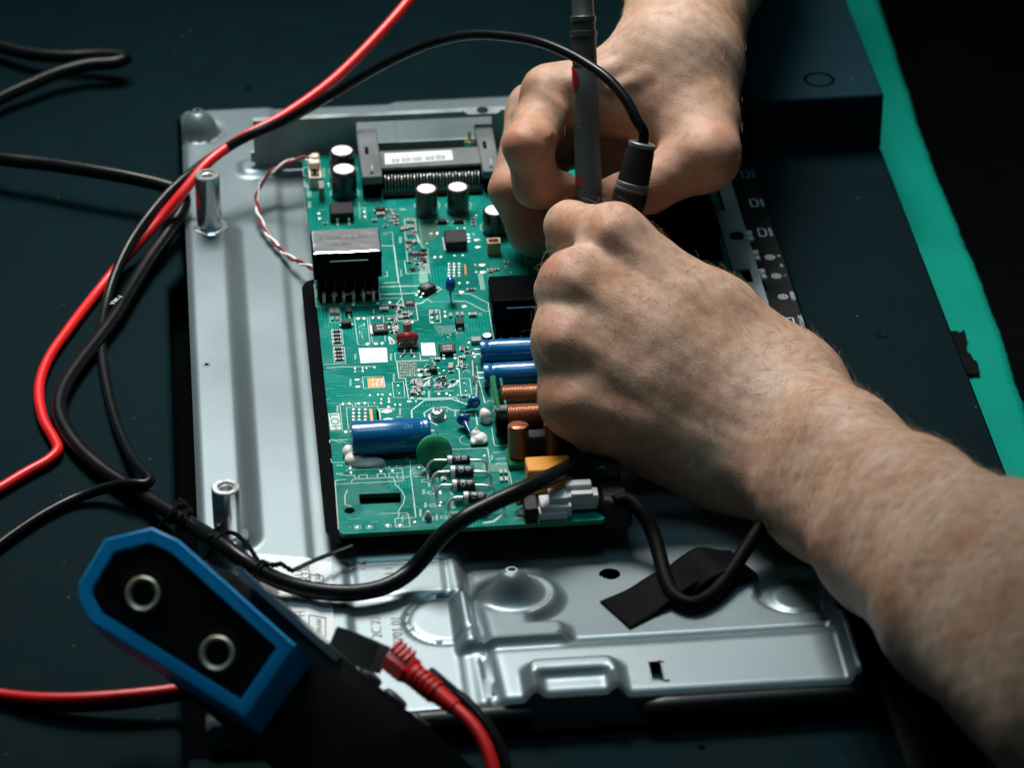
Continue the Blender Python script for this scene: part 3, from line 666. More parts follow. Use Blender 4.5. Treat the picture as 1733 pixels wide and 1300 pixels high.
power_chip('C', (962, 1190, 572, 700, 752), (), tab=(918, 962, 620, 740), mark=('A05', '7L4'))
power_chip('D', (730, 970, 1048, 1172, 1243), (785, 950), mark=('AOD', '4184'))
power_chip('E', (752, 868, 432, 480, 545), (), mark=('100',), m='black_epoxy')
# SMA diodes
for c, bx_ in (('A', (1170, 1330, 1025, 1075, 1135)), ('B', (865, 1012, 345, 383, 432)), ('B', (1110, 1258, 345, 375, 425)), ('C', (563, 663, 338, 408, 482)), ('C', (495, 655, 532, 582, 652)), ('D', (962, 1095, 660, 762, 852)), ('A', (352, 430, 650, 770, 945))):
    if c == 'A' and bx_[0] == 352:
        o, q = zbox('diode', c, *bx_, 'grey_ceramic', .15); continue
    o, (x, y, w_, d, h) = zbox('diode', c, *bx_, 'black_epoxy', .25, taper=.93)
    b = MB()
    if w_ > d: b.box((x-w_/2-.25, y, BZ+.5), (.9, d*.5, 1.0), .15); b.box((x+w_/2+.25, y, BZ+.5), (.9, d*.5, 1.0), .15)
    else: b.box((x, y-d/2-.2, BZ+.6), (w_*.5, .8, 1.1), .15); b.box((x, y+d/2+.2, BZ+.6), (w_*.5, .8, 1.1), .15)
    b.build('terminal', 'tin', o)
o, q = zbox('film_block', 'D', 1195, 1340, 945, 1012, 1072, 'grey_ceramic', .2)
# ---- small chips: shared meshes
PROTO = {}
def proto(kind):
    if kind in PROTO: return PROTO[kind]
    b = MB(); ms = None
    if kind == 'resistor': ms = ['black_epoxy', 'tin', 'silver_mark']; b.box((0, 0, .34), (1.3, 1.15, .5), .05); b.mat(1).box((-.85, 0, .33), (.5, 1.2, .56), .1).box((.85, 0, .33), (.5, 1.2, .56), .1); b.mat(2); text_into(b, '10', (0, 0, .61), .55, 0)
    if kind == 'wide_resistor': ms = ['black_epoxy', 'tin', 'silver_mark']; b.box((0, 0, .36), (2.5, 1.75, .6), .06); b.mat(1).box((-1.5, 0, .35), (.65, 1.8, .66), .12).box((1.5, 0, .35), (.65, 1.8, .66), .12); b.mat(2); text_into(b, '103', (0, 0, .68), .8, 0)
    if kind == 'ceramic': ms = ['tan_ceramic', 'tin']; b.box((0, 0, .55), (1.3, 1.3, 1.0), .1); b.mat(1).box((-.85, 0, .55), (.5, 1.35, 1.06), .12).box((.85, 0, .55), (.5, 1.35, 1.06), .12)
    if kind == 'big_ceramic': ms = ['tan_ceramic', 'tin']; b.box((0, 0, .7), (2.3, 2.0, 1.3), .12); b.mat(1).box((-1.45, 0, .7), (.7, 2.1, 1.36), .15).box((1.45, 0, .7), (.7, 2.1, 1.36), .15)
    if kind == 'transistor':
        ms = ['black_epoxy', 'tin']; b.box((0, 0, .65), (2.6, 1.4, .95), .12); b.mat(1)
        for x, s_ in ((-.85, -1), (.85, -1), (0, 1)): b.box((x, s_*.95, .3), (.5, .7, .35), .08)
    if kind == 'small_chip':
        ms = ['black_epoxy', 'tin', 'silver_mark']; b.box((0, 0, .9), (4.2, 3.6, 1.4), .15); b.mat(1)
        for x in (-1.6, -.55, .55, 1.6):
            for s_ in (-1, 1): b.box((x, s_*2.3, .3), (.5, 1.1, .4), .1); b.box((x, s_*1.85, .7), (.5, .25, .9), .05)
        b.mat(2); text_into(b, '8205', (0, .2, 1.62), .9, 0)
    V = np.array(b.v); m = bpy.data.meshes.new(kind); m.from_pydata((V*S).tolist(), [], b.f)
    for q in ms: m.materials.append(MATS[q])
    m.polygons.foreach_set('material_index', b.m); m.update(); PROTO[kind] = m; return m
def smd(kind, c, x, y, rz=0.0):
    return place(kind, proto(kind), BD, cP(c, x, y, BZ+.02), radians(rz)+RNG.normal()*0.03)
R90 = 90
for c, lst in {
  'A': [('resistor', 1415, 1110, 90), ('resistor', 1480, 1168), ('resistor', 1310, 1225, 90), ('ceramic', 1160, 1252), ('big_ceramic', 1250, 1165), ('resistor', 1475, 1252), ('resistor', 1480, 1290), ('resistor', 440, 1290)],
  'B': [('resistor', 265, 385), ('resistor', 265, 432), ('resistor', 110, 466), ('ceramic', 345, 512, 90), ('ceramic', 437, 388, 90), ('ceramic', 503, 388, 90), ('ceramic', 437, 480, 90), ('ceramic', 505, 480, 90), ('resistor', 440, 575, 90), ('resistor', 497, 572, 90), ('transistor', 455, 715), ('ceramic', 515, 705, 90), ('small_chip', 545, 885), ('resistor', 680, 942, 90), ('resistor', 465, 990), ('resistor', 570, 1015), ('transistor', 505, 1105), ('resistor', 640, 1010, 90), ('resistor', 1390, 352), ('resistor', 1395, 398), ('resistor', 1400, 444), ('resistor', 1655, 1130), ('ceramic', 470, 850, 90), ('resistor', 600, 1085, 90), ('resistor', 650, 900), ('wide_resistor', 1660, 1105)],
  'C': [('wide_resistor', 430, 702), ('wide_resistor', 434, 756), ('wide_resistor', 438, 810), ('wide_resistor', 444, 864), ('wide_resistor', 452, 958), ('wide_resistor', 460, 1012), ('wide_resistor', 466, 1066), ('wide_resistor', 474, 1118), ('big_ceramic', 358, 425, 90), ('big_ceramic', 437, 422, 90), ('ceramic', 367, 532, 90), ('ceramic', 440, 530, 90), ('big_ceramic', 1125, 395), ('transistor', 1255, 348), ('small_chip', 1500, 322), ('wide_resistor', 1440, 495), ('resistor', 1385, 352), ('ceramic', 1420, 450), ('resistor', 1255, 530), ('resistor', 1200, 585), ('resistor', 1260, 640, 90), ('resistor', 1250, 715), ('ceramic', 1310, 700, 90), ('resistor', 1350, 400), ('ceramic', 1520, 470, 90), ('resistor', 1290, 590, 40)],
  'D': [('ceramic', 612, 612, 90), ('ceramic', 682, 608, 90), ('ceramic', 693, 705, 90), ('ceramic', 886, 655, 90), ('ceramic', 988, 640, 90), ('ceramic', 1058, 638, 90), ('big_ceramic', 1212, 650), ('wide_resistor', 1190, 268), ('wide_resistor', 1085, 1130), ('resistor', 1040, 1260), ('resistor', 1130, 1190)],
  'E': [('resistor', 795, 372, 90), ('ceramic', 870, 350), ('resistor', 825, 415, 90), ('big_ceramic', 1065, 455, 80), ('transistor', 955, 665), ('resistor', 880, 615, 30), ('resistor', 960, 598), ('resistor', 825, 660, 90), ('resistor', 1085, 650, 20), ('resistor', 1230, 205), ('resistor', 1070, 520), ('ceramic', 500, 690, 90), ('ceramic', 560, 690, 90), ('resistor', 510, 770, 90), ('resistor', 580, 760, 90), ('ceramic', 510, 840), ('resistor', 590, 830, 40), ('resistor', 1260, 880), ('resistor', 700, 440, 60), ('resistor', 760, 560, 60)],
  'H': [('ceramic', 1282, 530, 90), ('ceramic', 1352, 526, 90), ('ceramic', 1288, 640, 90), ('ceramic', 1358, 638, 90), ('resistor', 440, 640, 20)],
  'G': [('resistor', 1110, 80, 90), ('resistor', 290, 150, 90)],
  'I': [('wide_resistor', 500, 322), ('resistor', 640, 210, 90), ('resistor', 655, 300, 90)],
}.items():
    for e in lst: smd(e[0], c, e[1], e[2], e[3] if len(e) > 3 else 0)
RG2 = np.random.default_rng(21)
for c, cx_, cy_, wx_, wy_, n, kinds_ in (('B', 470, 620, 70, 230, 12, ('resistor', 'ceramic')), ('B', 640, 950, 90, 130, 9, ('resistor', 'transistor')), ('C', 1420, 420, 130, 110, 9, ('resistor', 'ceramic')), ('C', 1270, 640, 60, 80, 5, ('resistor',)), ('E', 560, 760, 70, 120, 10, ('resistor', 'ceramic')), ('E', 880, 690, 150, 60, 9, ('resistor',)), ('E', 1230, 470, 50, 160, 7, ('resistor', 'ceramic')), ('A', 1480, 1180, 120, 90, 7, ('resistor', 'ceramic')), ('E', 690, 520, 60, 110, 6, ('resistor',))):
    for k in range(n): smd(kinds_[k % len(kinds_)], c, cx_+RG2.uniform(-wx_, wx_), cy_+RG2.uniform(-wy_, wy_), 90*RG2.integers(0, 2))
# ---- solder: pads, filled vias, thermal patches
b = MB()
def spad(c, x, y, rx, ry=None, h=.3):
    p = cP(c, x, y); s_ = CROPS[c][2]*mmpp(p); X = rx*s_; Y = (ry or rx*.62)*s_/sin(PITCH)
    k = 10; rings = [[(p[0]+X*q*cos(2*pi*i/k), p[1]+Y*q*sin(2*pi*i/k), p[2]+z) for i in range(k)] for q, z in ((1, .03), (.8, h*.7), (.4, h))]
    b.ring_loft(rings, False, True)
for c, l in {
 'A': [(1005, 1115, 18), (1015, 1185, 18), (345, 1135, 30), (355, 1205, 30), (485, 700, 16, 14), (490, 735, 14, 12)],
 'B': [(780, 565, 28), (865, 560, 26), (835, 910, 26), (920, 905, 26), (1120, 890, 22), (1240, 885, 22), (1325, 580, 28, 14), (1330, 630, 28, 14), (1335, 680, 28, 14), (1400, 575, 22, 14), (1450, 657, 48, 16), (1465, 762, 50, 16), (1530, 1025, 60, 20), (1540, 1130, 55, 20), (1425, 1025, 22), (1440, 1130, 24), (1160, 490, 16), (1268, 490, 16), (455, 790, 16), (525, 780, 12), (1440, 300, 18), (1280, 420, 10), (1090, 420, 10), (715, 712, 20)],
 'C': [(745, 510, 36), (835, 510, 34), (960, 500, 32), (1050, 500, 32), (885, 885, 34), (1010, 880, 34), (1100, 875, 34), (675, 295, 32), (1032, 283, 32), (1212, 276, 28), (618, 495, 22), (1195, 640, 22), (1270, 690, 20), (1300, 630, 18), (1310, 540, 20), (1195, 520, 16), (1275, 725, 18), (1230, 830, 22)],
 'D': [(1020, 165, 26), (1140, 160, 28), (1050, 295, 50, 20), (1095, 507, 46, 17), (805, 590, 26), (812, 650, 26), (625, 742, 24), (612, 670, 26), (693, 650, 14), (330, 740, 24), (300, 850, 16), (1220, 1200, 30, 14), (1240, 1250, 34, 14), (1160, 1040, 24)],
 'E': [(610, 490, 40, 22), (615, 560, 44, 22), (1265, 685, 18), (1285, 795, 18), (295, 720, 18), (310, 837, 16), (45, 915, 16, 14), (45, 980, 20, 14), (160, 915, 18, 16), (160, 965, 22, 14), (65, 850, 18, 14), (180, 850, 20, 14), (250, 1000, 20, 18), (325, 1000, 20, 18), (130, 1092, 90, 24), (150, 1215, 90, 24), (890, 840, 30, 18), (1005, 835, 26, 18), (1055, 860, 20), (1170, 860, 20), (340, 290, 26), (530, 290, 26), (495, 900, 30, 14), (460, 950, 44, 14), (1160, 470, 20), (850, 740, 40, 14), (920, 750, 40, 12), (1050, 735, 34, 14), (1170, 650, 30, 20), (740, 560, 22), (880, 460, 18), (900, 540, 24, 10), (960, 500, 18), (1410, 770, 14), (1395, 580, 18), (555, 950, 18), (155, 1030, 34, 16)],
 'F': [(530, 205, 20, 16), (530, 258, 20, 14), (640, 200, 20, 16), (640, 248, 20, 14), (700, 200, 20, 16), (815, 190, 20, 16), (560, 370, 46, 14), (572, 475, 50, 14), (745, 600, 22, 16), (865, 590, 22, 16), (930, 590, 22, 16), (1045, 585, 24, 16), (915, 662, 20, 16), (915, 715, 22, 14), (1025, 650, 24, 18), (1025, 695, 26, 16), (810, 718, 18, 16), (350, 728, 30), (445, 722, 30), (580, 722, 30), (672, 716, 30), (393, 1136, 32)],
 'G': [(280, 105, 22), (285, 200, 26), (297, 265, 24), (735, 242, 26), (905, 235, 28), (850, 172, 14), (965, 170, 14), (1015, 172, 12), (1130, 170, 16), (385, 1068, 26), (565, 1060, 24), (835, 1042, 30), (1015, 1037, 28), (1230, 990, 26), (1290, 185, 26), (285, 1070, 14)],
 'H': [(435, 585, 46, 22), (440, 705, 46, 22), (1040, 275, 26), (240, 645, 10), (525, 1185, 18, 10), (385, 1010, 30, 12), (330, 825, 14, 10), (400, 960, 30, 20), (390, 810, 26, 30)],
 'I': [(635, 205, 14), (700, 195, 14), (775, 190, 10), (850, 185, 10), (745, 360, 12), (905, 358, 12), (925, 635, 10)],
}.items():
    for e in l: spad(c, *e)
for x in (1040, 1115, 1190):
    for y in (1012, 1056, 1100, 1144, 1188): spad('B', x, y, 26, 16, .45)
for x in (505, 590, 680):
    for y in (812, 866, 916, 966): spad('F', x, y, 30, 17, .45)
for x in (793, 858, 922):
    for y in (380, 416, 452): spad('F', x, y, 26, 13, .4)
for i in range(7):
    for j in range(5):
        spad('E', 330+i*34+RNG.normal()*3, 400+j*42+RNG.normal()*4, 8, 6, .2)
for cx_, cy_, sx_, sy_, n in ((850, 1000, 90, 120, 40), (1030, 700, 140, 60, 30), (560, 730, 70, 110, 36), (1250, 520, 60, 60, 16)):
    for _ in range(n): spad('E' if cy_ < 800 else 'B', cx_-(0 if cy_ < 800 else 230)+RNG.normal()*sx_, cy_+RNG.normal()*sy_*.6, 7, 5, .15)
for _ in range(34): spad('C', 800+RNG.uniform(-45, 45), 690+RNG.uniform(-110, 150), 7, 4, .15)
for _ in range(30): spad('D', 900+RNG.uniform(-160, 160), 905+RNG.uniform(-70, 100), 7, 4, .15)
tag(b.build('solder_pads', 'solder', BD), kind='stuff')
def flat(c, pts, z=.03, name='copper_patch', m='copper_pad'): b = MB(); b.add([cP(c, x, y, BZ+z) for x, y in pts], [tuple(range(len(pts)))[::-1]]); b.build(name, m, BD, smooth=False)
flat('B', [(1262, 1020), (1285, 1018), (1300, 1165), (1272, 1168)]); flat('F', [(708, 350), (770, 348), (778, 482), (720, 486)]); flat('F', [(735, 800), (775, 798), (795, 975), (755, 980)])
flat('F', [(770, 348), (950, 345), (962, 478), (778, 482)], .025); flat('C', [(300, 300), (340, 298), (345, 320), (310, 322)])
flat('D', [(458, 1048), (648, 1045), (668, 1222), (475, 1226)], .03, 'ground_patch', 'hatch_silver')
flat('E', ((285, 372), (560, 365), (585, 590), (310, 600)), .02, 'mask_and_shadow_patch', 'board_dark'); flat('B', ((570, 380), (870, 400), (890, 600), (760, 690), (620, 690)), .02, 'mask_and_shadow_patch', 'board_dark')  # first is dark mask; second is the capacitor's cast shadow painted on
# ---- white print on the board
wk = MB(); dm = MB()
def line(c, pts, w_=.34, m_=None, z=.045):
    q = [cP(c, x, y, BZ+z+RNG.uniform(0, .004)) for x, y in pts]; poly_strip(m_ or wk, q, max(.25, w_*1.0))
T2 = .52
line('E', [(500, 1215), (488, 1080), (680, 932), (1070, 912), (1300, 990)], T2+.1); line('E', [(870, 1300), (690, 1200), (672, 1115), (800, 1040), (1000, 1035), (1075, 1075), (1190, 1080)], T2)
line('E', [(755, 310), (955, 303)]); line('E', [(270, 360), (745, 345)], T2); line('E', [(270, 360), (305, 610), (400, 610), (445, 912), (1140, 890), (1190, 950)], .36); line('E', [(1170, 310), (1212, 855), (1335, 855), (1350, 900)], .4)
line('E', [(205, 665), (370, 655), (395, 890), (230, 895), (205, 665)], .24); line('E', [(570, 916), (1120, 893)], .4); line('E', [(1180, 612), (1340, 610), (1375, 845), (1215, 850)], .22)
line('E', [(820, 800), (1110, 790)], .3); line('E', [(590, 905), (690, 820), (675, 790), (650, 830)], .3); line('E', [(1425, 1090), (1455, 1300)], .5); line('E', [(1445, 430), (1480, 650), (1570, 975)], .3); line('E', [(1500, 700), (1560, 970), (1640, 930)], .25)
line('E', [(240, 240), (610, 238), (622, 350)], .2); line('E', [(240, 240), (255, 350)], .2); line('E', [(20, 1065), (235, 1055), (235, 1080)], .4); line('E', [(20, 1065), (45, 1290)], .4); line('E', [(270, 1178), (350, 1175)], .3); line('E', [(270, 1178), (300, 1165)], .3)
line('E', [(1280, 1140), (1600, 1110)], .22); line('E', [(1360, 1200), (1500, 1195)], .22)
for i in range(9): line('E', [(600+i*18, 760-i*6), (680+i*10, 690-i*9)], .2)
for i in range(6): line('E', [(640+i*20, 640-i*5), (720+i*14, 600-i*4)], .3)
for i in range(5): line('E', [(1020+i*30, 760-i*12), (1120+i*16, 690-i*12)], .2)
line('C', [(100, 0), (132, 342), (1400, 298)], .24); line('C', [(115, 28), (240, 22)], .3); line('C', [(128, 85), (232, 80)], .36); line('C', [(128, 85), (140, 190), (310, 186)], .36); line('C', [(215, 0), (248, 272), (1070, 240), (1040, 0)], .26)
line('C', [(1040, 48), (1640, 32), (1660, 60)], .4); line('C', [(1050, 157), (1620, 140)], .4); line('C', [(1355, 0), (1390, 208), (1060, 222)], .22); line('C', [(480, 240), (485, 305), (510, 303), (505, 240)], .2)
line('C', [(318, 372), (478, 368), (490, 560), (336, 572), (318, 372)], .2); line('C', [(690, 500), (880, 498), (920, 890), (742, 895), (690, 500)], .22); line('C', [(905, 482), (955, 860), (975, 880)], .22); line('C', [(905, 482), (1115, 470), (1145, 850)], .2)
line('C', [(352, 680), (505, 672), (530, 890), (375, 900), (352, 680)], .2); line('C', [(380, 935), (540, 928), (560, 1150), (400, 1160), (380, 935)], .2)
line('C', [(1285, 1022), (1650, 1015), (1665, 1120)], .22); line('C', [(1285, 1022), (1295, 1135)], .22); line('C', [(250, 1186), (580, 1174)], .22); line('C', [(280, 1238), (480, 1222), (1005, 1214)], .34); line('C', [(1280, 330), (1390, 210), (1415, 330), (1590, 300), (1625, 540), (1330, 545)], .34); line('C', [(1140, 480), (1310, 470), (1340, 760)], .3); line('C', [(1590, 300), (1680, 292), (1730, 250)], .3)
line('B', [(385, 345), (540, 345), (560, 560), (645, 760), (700, 800), (748, 1140), (412, 1150), (385, 965), (430, 962), (398, 650), (385, 345)], .34); line('B', [(50, 742), (228, 740), (302, 1290)], T2); line('B', [(60, 552), (205, 540), (228, 735)], .22); line('B', [(80, 1195), (135, 1195), (130, 1120)], .26); line('B', [(300, 1190), (345, 1185), (330, 1090)], .26); line('B', [(70, 1290), (305, 1280)], .4)
line('B', [(560, 560), (600, 700)], .6); line('B', [(600, 380), (640, 700), (730, 800), (770, 1200)], .18, dm)
for k in range(14): line('B', [(600+k*9, 1000), (612+k*9, 1290)], .12, dm)
ring(wk, cP('B', 715, 150, BZ+.045), 5.4, 5.62, 40); ring(wk, cP('B', 1180, 150, BZ+.046), 5.4, 5.62, 40); ring(wk, cP('A', 720, 830, BZ+.046), 6.2, 6.42, 40); ring(wk, cP('A', 690, 500, BZ+.045), 6.2, 6.42, 40); ring(wk, cP('B', 1690, 470, BZ+.045), 5.6, 5.82, 40)
line('D', [(960, 322), (1170, 320), (1450, 465), (1440, 485)], .4); line('D', [(920, 432), (1110, 430), (1395, 576), (1530, 570)], .4); line('D', [(1440, 480), (1520, 985)], .24); line('D', [(1515, 832), (1612, 830), (1640, 992)], .22); line('D', [(1520, 890), (1615, 885)], .2)
line('D', [(0, 212), (420, 203), (465, 228)], .42); line('D', [(0, 327), (405, 308)], .42); line('D', [(370, 462), (455, 460), (760, 246)], .42); line('D', [(540, 402), (622, 446)], .4); line('D', [(410, 110), (510, 110), (740, 240)], .3); line('D', [(575, 560), (725, 552), (745, 745), (590, 755), (575, 560)], .18); line('D', [(455, 1048), (650, 1042), (672, 1225), (472, 1230), (455, 1048)], .16)
line('D', [(1305, 25), (1348, 262)], 1.1, dm); line('D', [(1345, 25), (1385, 262)], .8, dm)
line('D', [(640, 440), (1110, 432)], .2, dm)
for k in range(7): line('D', [(640+k*10, 800+k*16), (1150-k*22, 785+k*16)], .16, dm)
line('G', [(60, 378), (112, 1095)], .3); line('G', [(60, 378), (225, 360)], .3); line('G', [(65, 432), (1062, 384)], .3); line('G', [(300, 405), (310, 375), (340, 355), (880, 333), (920, 345), (940, 385), (940, 430), (1040, 530), (1085, 620), (1060, 720), (992, 820), (1000, 880), (985, 920), (940, 945), (950, 1060), (1160, 1055)], .3); line('G', [(1158, 60), (1172, 310), (1250, 920), (960, 937)], .3)
line('G', [(0, 55), (12, 112), (245, 112)], .24); line('G', [(215, 225), (1045, 204), (1066, 380)], .22); line('G', [(790, 90), (1165, 70), (1168, 185), (800, 195), (790, 90)], .4); line('G', [(412, 345), (408, 302), (525, 292), (535, 340)], .26); line('G', [(682, 330), (680, 282), (790, 275), (800, 328)], .26); line('G', [(855, 325), (850, 272), (1045, 262)], .24); line('G', [(965, 262), (975, 355), (1062, 350)], .22); line('G', [(720, 862), (1125, 855), (1142, 900), (1160, 1055)], .26); line('G', [(1050, 985), (1045, 895), (1135, 890)], .22); line('G', [(210, 735), (205, 600), (240, 520)], .34); line('G', [(225, 740), (300, 760)], .3)
line('G', [(1175, 315), (1050, 320), (870, 325)], .2); line('G', [(150, 300), (345, 300), (360, 345)], .24); line('G', [(230, 170), (340, 165)], .2); line('G', [(700, 165), (775, 160), (750, 145)], .22); line('G', [(775, 160), (755, 178)], .22)
ring(wk, cP('G', 1295, 235, BZ+.045), 2.5, 2.7, 30); ring(wk, cP('G', 1300, 240, BZ+.045), 3.6, 3.8, 34)
ring(wk, cP('G', 1425, 935, BZ+.045), 1.9, 2.15, 24)
for x, y in ((840, 1042), (1015, 1037), (390, 1068), (565, 1060)): ring(wk, cP('G', x, y, BZ+.045), 1.1, 1.3, 20)
line('H', [(560, 180), (1080, 160), (1122, 380)], .26); line('H', [(1290, 216), (1420, 211)], .26); line('H', [(1325, 316), (1440, 312)], .26); line('H', [(1335, 387), (1420, 383)], .26); line('H', [(1410, 158), (1350, 168), (1338, 192), (1440, 690)], .26); line('H', [(1160, 0), (1180, 110), (1200, 128), (1400, 124)], .26); line('H', [(0, 960), (30, 1180), (0, 1185)], .26)
for x, y in ((120, 625), (210, 800), (235, 985), (400, 1160)): line('H', [(x, y), (x+85, y-3), (x+90, y+32), (x+5, y+35), (x, y)], .22)
line('H', [(0, 580), (190, 590), (300, 500)], .24); line('H', [(345, 560), (350, 650)], .2); line('H', [(300, 605), (520, 600)], .2); line('H', [(1250, 490), (1390, 486), (1395, 690)], .2, dm)
ring(wk, cP('H', 85, 465, BZ+.045), 1.9, 2.1, 28); ring(wk, cP('H', 80, 470, BZ+.045), 2.9, 3.1, 30); ring(wk, cP('H', 805, 40, BZ+.045), 3.4, 3.6, 34)
for k in range(8): line('H', [(880+k*4, 380+k*17), (1040+k*3, 372+k*17)], .14, dm)
for k in range(10): line('H', [(1010, 395+k*12), (1400, 390+k*12)], .09, dm)
line('H', [(535, 800), (575, 855)], 1.0, dm); line('H', [(560, 940), (590, 1045)], 1.6, dm); line('H', [(720, 1110), (740, 1150)], 1.6, dm); line('H', [(870, 1020), (1000, 1010)], 2.0); line('H', [(540, 1110), (840, 1090)], .6, dm); line('H', [(1020, 1260), (1170, 1240), (1300, 1140)], .9)
line('K', [(60, 420), (85, 572), (215, 575)], .26); line('K', [(0, 595), (28, 593), (45, 715)], .24)
line('A', [(110, 460), (215, 455)], .34); line('A', [(110, 460), (120, 580), (190, 578)], .34); line('A', [(125, 630), (215, 628)], .34); line('A', [(125, 630), (140, 750), (215, 745)], .34); line('A', [(170, 690), (185, 790)], .2); line('A', [(860, 1058), (1018, 1052), (1040, 1225)], .2); line('A', [(980, 985), (1225, 975), (1222, 940)], .2); line('A', [(120, 830), (165, 1290)], .24, dm); line('A', [(935, 960), (945, 1210)], .5, dm); line('A', [(350, 1080), (440, 1078)], .22)
line('F', [(400, 780), (860, 758), (868, 830)], .22); line('F', [(400, 780), (430, 1100)], .22); line('F', [(305, 735), (345, 1130)], .22); line('F', [(305, 735), (480, 722), (500, 770)], .22); line('F', [(535, 765), (530, 710), (715, 702), (725, 765)], .22); line('F', [(635, 335), (945, 322), (965, 480), (655, 500), (635, 335)], .3); line('F', [(610, 408), (635, 405)], .2); line('F', [(150, 1262), (420, 1250)], .3); line('F', [(150, 1262), (160, 1300)], .3); line('F', [(200, 1250), (330, 1300)], .24); line('F', [(290, 1250), (400, 1300)], .24); line('F', [(880, 800), (905, 980)], .45); line('F', [(880, 800), (1100, 790)], .45)
# small reference marks, unreadable at this size
for c, l in {'B': [(325, 660, 40, 70), (105, 575, 60, 20), (360, 205, 100, 26)], 'C': [(705, 1075, 26, 55), (1228, 1080, 30, 70), (975, 405, 24, 50), (210, 250, 26, 20)], 'E': [(230, 600, 24, 70), (745, 845, 34, 70), (320, 1100, 30, 70), (1130, 1130, 30, 60), (1010, 1085, 20, 22)], 'F': [(270, 800, 28, 70), (460, 415, 28, 75), (1095, 345, 24, 80)], 'G': [(1360, 545, 36, 48), (1385, 735, 36, 44), (1310, 855, 34, 72), (1440, 440, 30, 45), (1555, 920, 30, 55), (130, 155, 90, 20), (660, 110, 90, 16), (1220, 95, 70, 20), (130, 280, 110, 22)], 'H': [(225, 705, 28, 36), (150, 805, 34, 46), (175, 1000, 34, 48), (100, 1110, 36, 70), (340, 1180, 30, 52), (1148, 300, 30, 50)], 'A': [(200, 850, 60, 70), (205, 1010, 45, 70), (1580, 1075, 90, 30), (415, 540, 40, 110)]}.items():
    for x, y, w_, h_ in l:
        n = 4
        for i in range(n):
            if w_ > h_: line(c, [(x-w_/2+w_*i/n, y), (x-w_/2+w_*(i+.7)/n, y)], h_*.055, dm)
            else: line(c, [(x-w_/2, y-h_/2+h_*(i+.35)/n), (x+w_/2, y-h_/2+h_*(i+.35)/n)], h_*.035, dm)
line('C', [(1195, 780), (1225, 890), (1285, 870), (1240, 810), (1195, 780)], .7)
# HOT / COLD panels and legible words
def panel(c, pts, z=.04): wk.add([cP(c, x, y, BZ+z) for x, y in pts], [(3, 2, 1, 0)])
panel('F', [(137, 865), (295, 857), (325, 1100), (165, 1110)])
ink = MB(); text_into(ink, 'HOT', cP('F', 232, 985, BZ+.09), 3.3, radians(92), 1.42)
b = MB(); text_into(b, 'COLD', cP('I', 985, 30, BZ+.05), 5.0, radians(90), 1.1); tag(b.build('board_print', 'silk_dim', BD, smooth=False), kind='stuff')
line('I', [(905, -60), (935, 125), (1070, 122), (1050, -60)], .4, dm)
for t_, c, x, y, s_, rz in (('LCB4', 'H', 1235, 223, 1.15, 180), ('LCB7', 'H', 1262, 320, 1.15, 180), ('LCB5', 'H', 1268, 386, 1.15, 180), ('T8AL', 'H', 1550, 1190, 1.4, 180), ('FB1', 'H', 1545, 1130, 1.2, 180), ('4 XF1', 'G', 640, 178, 1.2, 180), ('C8', 'I', 285, 970, 1.2, 90)):
    text_into(wk, t_, cP(c, x, y, BZ+.05), s_, radians(rz), 1.0)
tag(wk.build('board_print', 'silk_white', BD, smooth=False), kind='stuff'); tag(dm.build('board_print', 'silk_dim', BD, smooth=False), kind='stuff')
tag(ink.build('board_print', 'board_dark', BD, smooth=False), kind='stuff')
# paper label (its code square is left blank, small figures only)
b = MB(); b.add([cP('C', x, y, BZ+.06) for x, y in ((752, 948), (1163, 940), (1182, 1148), (785, 1168))], [(3, 2, 1, 0)]); lab = b.build('paper_label', 'paper', BD, smooth=False)
b = MB()
for i, t_ in enumerate(('80-98', '17-004', '4DPAN1', 'LV6801', '05-13')): text_into(b, t_, cP('C', 1090, 970+i*30, BZ+.09), .75, radians(2))
text_into(b, '8150130083-04A47133', cP('C', 985, 1122, BZ+.09), .95, radians(2)); tag(b.build('label_print', 'print_black', lab, smooth=False), kind='stuff')

# ---- upright electrolytic capacitors
def electrolytic(px, ptop, pbase, r, sleeve, cross=0, vent_rot=0.0):
    c = P(px, pbase, BZ); h = (pbase-ptop)*mmpp(c)/cos(PITCH)
    b = MB(); b.lathe(c, [(r*1.0, 0), (r*1.02, .5), (r*.95, 1.2), (r*1.0, 1.9), (r, h-.8), (r*.97, h-.25), (r*.90, h), (r*.82, h-.05)], 36)
    o = b.build('capacitor', sleeve, BD, origin=c)
    b = MB(); b.lathe(c, [(r*.84, h-.30), (r*.80, h+.02), (.01, h+.05)], 32, cap0=False); t = b.build('capacitor_top', 'aluminium_top', o)
    if cross:
        b = MB()
        for k in range(2):
            a = vent_rot+k*pi/2; q = np.array([cos(a), sin(a), 0])*r*.76; strip(b, c+np.array([0, 0, h+.07])-q, c+np.array([0, 0, h+.07])+q, .32)
        b.build('vent_groove', 'print_stamp', o, smooth=False)
    b = MB(); n = 10; a0 = -pi/2-.25
    rings = [[(c[0]+(r+.03)*cos(a0+.55*i/n), c[1]+(r+.03)*sin(a0+.55*i/n), c[2]+z) for i in range(n+1)] for z in (2.2, h-1)]
    b.ring_loft(rings, False, False, closed=False); b.build('polarity_band', 'cap_band', o)
    return o
electrolytic(580, 256, 303, 5.6, 'cap_sleeve', 1, .1)
electrolytic(583, 287, 331, 5.6, 'cap_sleeve', 1, .65)
electrolytic(722, 320, 362, 4.9, 'cap_sleeve_brown_reflection', 0); electrolytic(775, 317, 358, 4.9, 'cap_sleeve_brown_reflection', 1, .2)
electrolytic(838, 356, 393, 5.4, 'cap_sleeve', 0)
electrolytic(*cp('D', 1425, 932), cp('D', 1425, 1050)[1], 2.2, 'cap_sleeve', 0)
